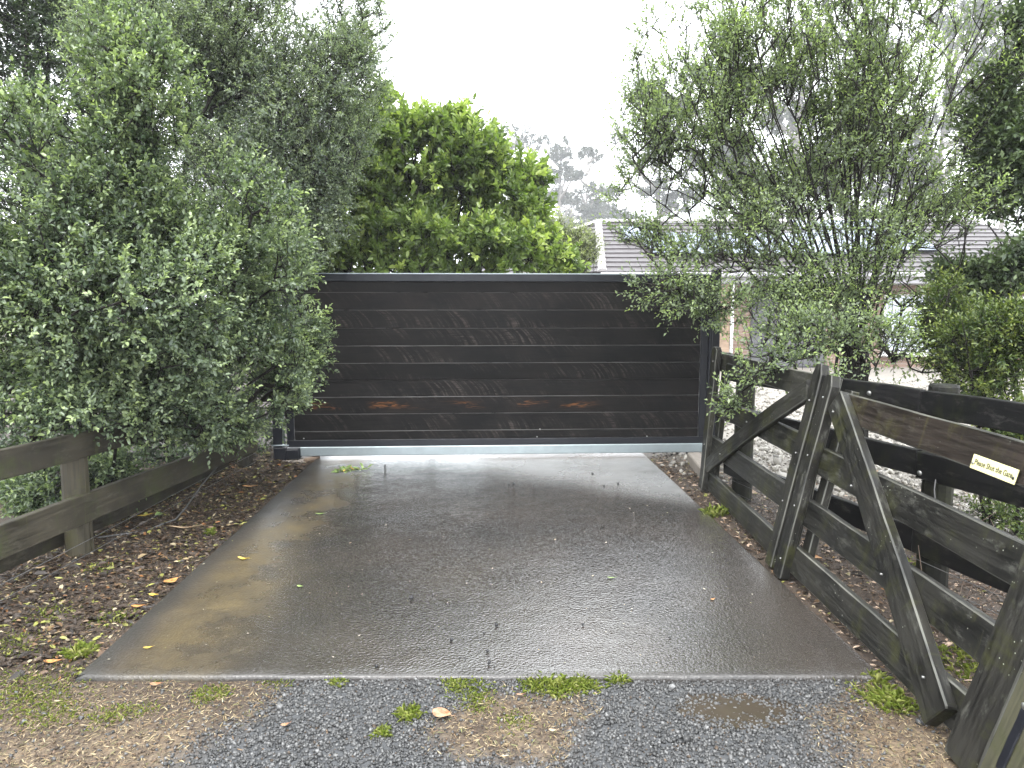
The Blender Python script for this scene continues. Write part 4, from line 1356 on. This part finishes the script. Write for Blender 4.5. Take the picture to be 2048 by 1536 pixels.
# dry needles and straw on the bare earth in front, left and centre
def hayw(q):
    x, y = q[:, 0], q[:, 1]
    w = (1 - gravel_w(q)) * sstep(2.95, 2.75, y)
    w = np.clip(w, 0, 1) + .25 * sstep(.2, .0, bedw(q) - .9) * (y > 2.8) * (x < pad_left(y))
    return np.clip(w, 0, 1) * ((y < 2.83) | (x < pad_left(y)) | (x > pad_right(y)))


R = np.random.default_rng(64)
P = scatter(90000, -2.9, 1.95, 1.4, 3.4, hayw, R)
L = R.uniform(.008, .032, len(P)) * R.uniform(.6, 1.2, len(P))
hc = np.array([(.26, .2, .11), (.17, .11, .06), (.36, .29, .18), (.06, .04, .026), (.13, .13, .05)])[R.choice(5, len(P), p=[.3, .25, .15, .2, .1])] * R.uniform(.7, 1.2, (len(P), 1))
flakes('dry_straw', P, ground_z(P) + R.uniform(.003, .012, len(P)), L, R.uniform(.04, .14, len(P)), hc, M_col('straw', .6, .2, .4, 60), .2, 65, .05)

R = np.random.default_rng(68)
P = scatter(110000, -3.1, 3.4, 1.4, 6.5, lambda q: np.clip(hayw(q) + .35 * (q[:, 1] < 2.83) + .6 * bedw(q) + .6 * vergew(q), 0, 1) * .8 * ((q[:, 1] < 2.83) | (q[:, 0] < pad_left(q[:, 1])) | (q[:, 0] > pad_right(q[:, 1]))), R)
size = R.gamma(4, .0013, len(P)) + .002
val = R.beta(2, 4, len(P))
stones('soil_crumbs', np.column_stack([P, ground_z(P) + size * .2]), size, np.column_stack([.02 + .16 * val, .015 + .11 * val, .01 + .075 * val]), M_col('crumb', .6, .3, .4, 90), .7, 69)

# specks of blossom, seed and bark on the wet slab
R = np.random.default_rng(66)
P = np.column_stack([R.uniform(-1.9, 1.5, 1200), R.uniform(2.9, 7.2, 1200)])
P = P[(P[:, 0] > pad_left(P[:, 1]) + .02) & (P[:, 0] < pad_right(P[:, 1]) - .02)]
edge_ = P[:, 0] - pad_left(P[:, 1])
P = P[R.random(len(P)) < np.clip(.35 + 1.2 * np.exp(-edge_ / .35), 0, 1)]
L = R.gamma(2, .0025, len(P)) + .003
sc_cols = np.array([(.34, .31, .24), (.25, .19, .11), (.06, .045, .03), (.25, .24, .09)])[R.choice(4, len(P), p=[.4, .3, .2, .1])]
flakes('slab_debris', P, np.full(len(P), .006), L, R.uniform(.15, .6, len(P)), sc_cols, M_col('debris', .5, .2, .5, 80), .15, 67, .08)


# grass: short blades
M_grass = M_leaf('grass_blade', (.17, .2, .06), (.3, .36, .08), (.5, .49, .2), .45, .45)


def blades(c, n, spread, h, R):
    """blade quads bending outwards from a clump"""
    n = int(n * 3.2); h = h * .68
    a = R.uniform(0, 6.28, n); rr = 1.35 * spread * R.random(n) ** .8
    p = np.column_stack([c[0] + rr * np.cos(a), c[1] + rr * np.sin(a), np.zeros(n)])
    p[:, 2] = ground_z(p) + .003
    p[:, :2] += R.normal(0, spread * .35, (n, 2)); p[:, 2] = ground_z(p) - .001
    ax = unit(np.column_stack([np.cos(a) * .25 + R.normal(0, .55, n), np.sin(a) * .25 + R.normal(0, .55, n), R.uniform(.25, 1.2, n)]))
    nr = unit(np.column_stack([R.normal(0, .4, n), R.normal(0, .4, n), np.ones(n)]))
    L = h * R.uniform(.35, 1.4, n)
    return leaf_geo(p, ax, nr, L, .028, fold=.02, droop=.4)


tufts = [((820, 1432), 70, .028, .05, 'bright green grass tuft on the gravel beside the big brown leaf'), ((766, 1468), 40, .018, .04, 'tiny green grass tuft on the gravel in front of the brown leaf'), ((1235, 1360), 60, .02, .05, 'grass tuft at the slab edge, rightmost of the middle patch'), ((676, 1363), 60, .026, .035, 'flat grass tuft against the slab edge, left of the middle patch'), ((1785, 1405), 120, .05, .06, 'yellow green grass clump at the foot of the near farm gate'), ((1430, 1030), 70, .05, .09, 'grass clump growing between the slab and the far farm gate'), ((1752, 1360), 40, .02, .06, 'thin grass wisps at the right front corner of the slab'), ((160, 1310), 60, .03, .07, 'sparse grass tuft at the left front corner of the slab'), ((420, 1070), 18, .015, .06, 'lone seedling in the leaf litter halfway along the left fence')]
for (uv, n, sp, h, lab) in tufts:
    R = np.random.default_rng(int(uv[0]))
    c = gp(*uv, -.02)
    V, F, m_ = blades(c, n, sp, h, R)
    n = len(V) // m_
    fr = Matrix.Translation(Vector((c[0], c[1], ground_z(c[None])[0])))
    me = np_mesh('grass_tuft', V - np.array(fr.translation), F, M_grass, tint=np.repeat(R.uniform(.2, 1, n), m_))
    tag(link_mesh('grass_tuft', me, fr), lab, 'grass tuft', 'grass tufts round the slab')
Vs, Fs, ts, o = [], [], [], 0
patches = [((935, 1372), 200, .07, .03), ((955, 1405), 130, .05, .025), ((905, 1366), 70, .03, .03), ((1075, 1372), 130, .05, .045), ((1120, 1372), 170, .055, .05), ((1165, 1370), 120, .045, .045), ((1030, 1440), 60, .05, .025), ((50, 1385), 320, .16, .03), ((105, 1425), 120, .09, .03), ((220, 1430), 60, .05, .03), ((280, 1420), 60, .05, .025), ((330, 1345), 60, .05, .03), ((420, 1390), 90, .05, .03), ((560, 1358), 70, .06, .025), ((20, 1300), 120, .1, .03), ((230, 1240), 60, .08, .035), ((100, 1240), 60, .08, .035), ((200, 1150), 40, .06, .035), ((1740, 1390), 80, .07, .03), ((1945, 1330), 140, .12, .05), ((1800, 1130), 60, .08, .04)]
for (uv, n, sp, h) in patches:
    R = np.random.default_rng(int(uv[0] * 3))
    V, F, m_ = blades(gp(*uv, -.02), n, sp, h, R); n = len(V) // m_
    Vs.append(V); Fs.append(F + o); o += len(V); ts.append(np.repeat(R.uniform(.1, 1, n), m_))
me = np_mesh('grass', np.concatenate(Vs), np.concatenate(Fs), M_grass, tint=np.concatenate(ts))
tag(link_mesh('grass', me, Matrix.Identity(4)), kind='stuff')

# dead sticks under the back fence on the right
R = np.random.default_rng(70)
P0, P1 = [], []
for k in range(130):
    q = gp(R.uniform(1800, 2040), R.uniform(1020, 1260)); d = R.normal(size=3) * [1, 1, .7]; d[2] = abs(d[2]); d /= np.linalg.norm(d)
    a = q + [0, 0, .01]; l_ = R.uniform(.1, .4)
    m_ = a + d * l_ * .5 + R.normal(0, .015, 3); e = a + d * l_
    P0 += [a, m_]; P1 += [m_, e]
V, F = prisms(np.array(P0), np.array(P1), np.full(len(P0), .0024), np.full(len(P0), .0015), 4)
me = np_mesh('dead_sticks', V, F, M_plain('dead_stick', (.11, .075, .055), .7, 0, .4, 30))
tag(link_mesh('dead_sticks', me, Matrix.Identity(4)), kind='stuff')

# muddy puddle by the slab's right front corner
m, nt, b, _ = nt_new('muddy_water'); g = G(nt)
ov = g.obj()
nt.links.new(g.mix(g.noise(ov, 9, 4), (.03, .024, .018), (.055, .044, .033)), b.inputs['Base Color'])
b.inputs['Roughness'].default_value = .06; b.inputs['IOR'].default_value = 1.33
nt.links.new(g.bump(g.noise(ov, 22, 2), .25, .004), b.inputs['Normal'])
pc = (.93, 2.63)
ring = [(pc[0] + .62 * math.cos(t), min(2.838, pc[1] + .3 * math.sin(t)), -.0325) for t in np.linspace(0, 2 * math.pi, 48, endpoint=False)]
V = np.array([(pc[0], pc[1], -.0325)] + ring)
mesh_part('puddle_water', V, [(0, 1 + k, 1 + (k + 1) % 48) for k in range(48)], m)
tag(bpy.data.objects['puddle_water'], kind='structure')

# ------------------------------------------------------------------ single fallen leaves and stone chips
def M_fallen(name, a, c):
    m, nt, b, _ = nt_new(name); g = G(nt)
    nt.links.new(g.mix(g.mapr(g.noise(g.obj(), 14, 5, .65), .35, .65), a, c), b.inputs['Base Color'])
    b.inputs['Roughness'].default_value = .4
    return m


MF = {'brown': M_fallen('brown_leaf', (.2, .085, .035), (.42, .27, .17)), 'yellow': M_fallen('yellow_leaf', (.5, .32, .05), (.62, .48, .12)), 'orange': M_fallen('orange_leaf', (.4, .17, .05), (.5, .28, .11)), 'green': M_fallen('green_leaf', (.12, .2, .05), (.3, .38, .14)), 'tan': M_fallen('tan_leaf', (.3, .2, .12), (.48, .38, .26))}


def fallen(label, uv, L, kind, ang, asp=.5, curl=.12, z=None):
    c = gp(*uv)
    z0 = (.004 if (pad_left(c[1]) < c[0] < pad_right(c[1]) and c[1] > 2.85) else ground_z(c[None])[0] + .016) if z is None else z
    if z0 > .003 and c[1] < 2.85: z0 = ground_z(c[None])[0] + .016
    ca, sa = math.cos(ang), math.sin(ang)
    V = []
    F = []
    N = 8
    for i in range(N + 1):
        t = i / N
        w = asp * L * .5 * (math.sin(math.pi * min(1, t * 1.02) ** .8) ** .8) + .001
        x = (t - .5) * L
        zz = curl * L * ((t - .5) ** 2 * 2 + .1 * math.sin(t * 9))
        V += [(x, -w, zz + curl * L * .5), (x, 0, zz), (x, w, zz + curl * L * .35)]
    for i in range(N):
        for j in (0, 1):
            a = i * 3 + j
            F.append((a, a + 1, a + 4, a + 3))
    n0 = len(V)
    for i in range(4):   # stalk
        t = i / 3
        V += [(L * (.5 + .22 * t), -.0016, curl * L * .55 + .006 * t), (L * (.5 + .22 * t), .0016, curl * L * .55 + .006 * t)]
    for i in range(3):
        a = n0 + 2 * i
        F.append((a, a + 1, a + 3, a + 2))
    V = np.array(V); V = np.column_stack([V[:, 0] * ca - V[:, 1] * sa, V[:, 0] * sa + V[:, 1] * ca, V[:, 2]]) + [c[0], c[1], z0]
    o = mesh_part('fallen_leaf', V, F, MF[kind], None, Matrix.Translation(Vector((c[0], c[1], z0))), smooth=True)
    tag(o, label, 'leaf', 'fallen leaves')


fallen('large round brown leaf lying on the gravel in front of the slab', (884, 1424), .085, 'brown', -.5, .72, .1)
fallen('bright yellow leaf curled on the tan stained edge of the slab', (487, 1120), .085, 'yellow', -.25, .32, .2)
fallen('long orange leaf in the litter near the left fence end post', (500, 975), .13, 'orange', .1, .38)
fallen('yellow leaf in the litter beside a green one, right of the fence post', (290, 1045), .1, 'yellow', .6, .4)
fallen('pale green leaf in the litter beside a yellow one, right of the fence post', (318, 1042), .1, 'green', 2.2, .5)
fallen('orange leaf with torn lobes on the slab edge by the litter', (342, 1160), .085, 'orange', 1.0, .8)
fallen('yellow leaf flat in the litter just off the slab edge', (307, 1188), .06, 'yellow', -.2, .45)
fallen('orange brown leaf in the litter next to the slab edge', (276, 1211), .07, 'orange', .1, .4)
fallen('reddish orange leaf in the litter near the left front corner', (105, 1323), .075, 'orange', .1, .4)
fallen('dull brown leaf by the grass at the left front corner of the slab', (312, 1365), .05, 'brown', .1, .5)
fallen('small brown leaf alone on the dark gravel at the left', (570, 1449), .032, 'brown', .4, .5)
fallen('small green leaf alone on the brown middle of the slab', (1222, 1157), .045, 'green', -.1, .3)
fallen('tiny green leaf alone on the left of the slab near the wet sheen', (600, 1174), .04, 'green', -.4, .5)
fallen('dark green leaf on the tan stain at the far left of the slab', (640, 1029), .07, 'green', .1, .4)
fallen('yellow leaf on the tan stain near the front left of the slab', (296, 1297), .04, 'yellow', .3, .4)
fallen('orange crumb of leaf on the right of the slab', (1425, 1200), .02, 'orange', .3, .7)
fallen('tan curled leaf in the litter in front of the fence post', (80, 1155), .07, 'tan', .5, .4)
fallen('long tan strip of bark in the litter past the fence post', (370, 1063), .24, 'tan', .1, .14)
fallen('orange leaf behind the near farm gate in the shade', (1628, 1120), .11, 'orange', -1.0, .6)
fallen('brown leaf lying in the middle grass patch before the slab', (1040, 1385), .03, 'brown', .1, .4)
fallen('pale flat stone coloured leaf on the gravel right of the middle patch', (1105, 1457), .03, 'tan', -.2, .5)

# the broken green sprig on the slab by the gate
SP = thing('leaf_sprig', 'broken sprig of fresh yellow green leaves on the slab near the gate', 'sprig', gp(705, 943))
R = np.random.default_rng(80)
sp0, sp1 = gp(670, 948), gp(740, 940)
tube('stem', [sp0 + [0, 0, .008], (sp0 + sp1) / 2 + [0, 0, .02], sp1 + [0, 0, .012]], .003, M_bark, SP, 5)
for k in range(22):
    t = R.random()
    p = sp0 + (sp1 - sp0) * t + [R.normal(0, .015), R.normal(0, .02), .012]
    a = R.uniform(0, 6.28)
    V, F, m_ = leaf_geo(np.array([p]), np.array([[math.cos(a), math.sin(a), R.uniform(0, .9)]]), np.array([[R.normal(0, .4), R.normal(0, .4), 1.]]), np.array([R.uniform(.05, .1)]), .34)
    mesh_part('leaf', V, F, MF['yellow'] if R.random() < .2 else MF['green'], SP)
# a brown dead seed head on the slab
DS = thing('dead_sprig', 'small dead brown twig lying alone on the right middle of the slab', 'twig', gp(1205, 1057))
c = gp(1205, 1057)
for k in range(7):
    a = R.uniform(0, 6.28); l_ = R.uniform(.02, .05)
    tube('twiglet', [c + [0, 0, .006], c + [math.cos(a) * l_, math.sin(a) * l_, .006 + R.uniform(0, .03)]], .0016, M_bark, DS, 4)
# stone chips kicked onto the slab
Vc = np.array([(x, y, z) for x in (-1, 1) for y in (-1, 1) for z in (-1, 1)], float)
chips = []
for k in range(4):
    Rk = np.random.default_rng(90 + k)
    V = Vc * Rk.uniform(.45, 1, (8, 3)) * [1, .8, .7]
    V = V @ np.linalg.qr(Rk.normal(size=(3, 3)))[0].T
    V[:, 2] -= V[:, 2].min()
    chips.append(np_mesh('stone_chip', V, np.array([(0, 1, 3, 2), (4, 6, 7, 5), (0, 4, 5, 1), (2, 3, 7, 6), (0, 2, 6, 4), (1, 5, 7, 3)]), M_plain('chip_stone_%s' % 'abcd'[k], (.02, .02, .022), .45) if k == 0 else bpy.data.materials['chip_stone_a']))
for k, (u, v, s) in enumerate([(823, 1201, 7), (866, 1191, 3), (895, 1210, 3), (938, 1243, 3), (993, 1254, 6), (975, 1306, 5), (978, 1330, 7), (903, 1283, 6), (826, 1275, 3), (968, 1268, 3), (1017, 971, 4), (1027, 971, 4), (1185, 951, 4), (1236, 971, 4), (1208, 975, 3), (753, 1336, 5), (920, 1318, 3), (930, 1320, 3), (988, 1336, 3), (1166, 1252, 4), (1340, 1276, 3), (840, 1298, 3), (770, 935, 4), (1068, 973, 3)]):
    c = gp(u, v)
    r = s / FPX * c[1] * .75
    fr = Matrix.Translation(Vector((c[0], c[1], .001))) @ Matrix.Rotation(k * 1.7, 4, 'Z') @ Matrix.Scale(r, 4)
    tag(link_mesh('stone_chip', chips[k % 4], fr), 'small black stone chip lying loose on the wet concrete slab', 'stone chip', 'loose stone chips on the slab')

# ------------------------------------------------------------------ rain haze
m = bpy.data.materials.new('rain_haze'); m.use_nodes = True
nt = m.node_tree
for n in list(nt.nodes): nt.nodes.remove(n)
out = nt.nodes.new('ShaderNodeOutputMaterial')
pv = nt.nodes.new('ShaderNodeVolumePrincipled')
pv.inputs['Color'].default_value = (.93, .95, .97, 1)
pv.inputs['Density'].default_value = .0013
nt.links.new(pv.outputs[0], out.inputs['Volume'])
hz = mesh_part('haze', np.array([(x, y, z) for x in (-340, 340) for y in (-70, 620) for z in (-1.2, 62)]), [(0, 1, 3, 2), (4, 6, 7, 5), (0, 4, 5, 1), (2, 3, 7, 6), (0, 2, 6, 4), (1, 5, 7, 3)], m)
tag(hz, kind='stuff')
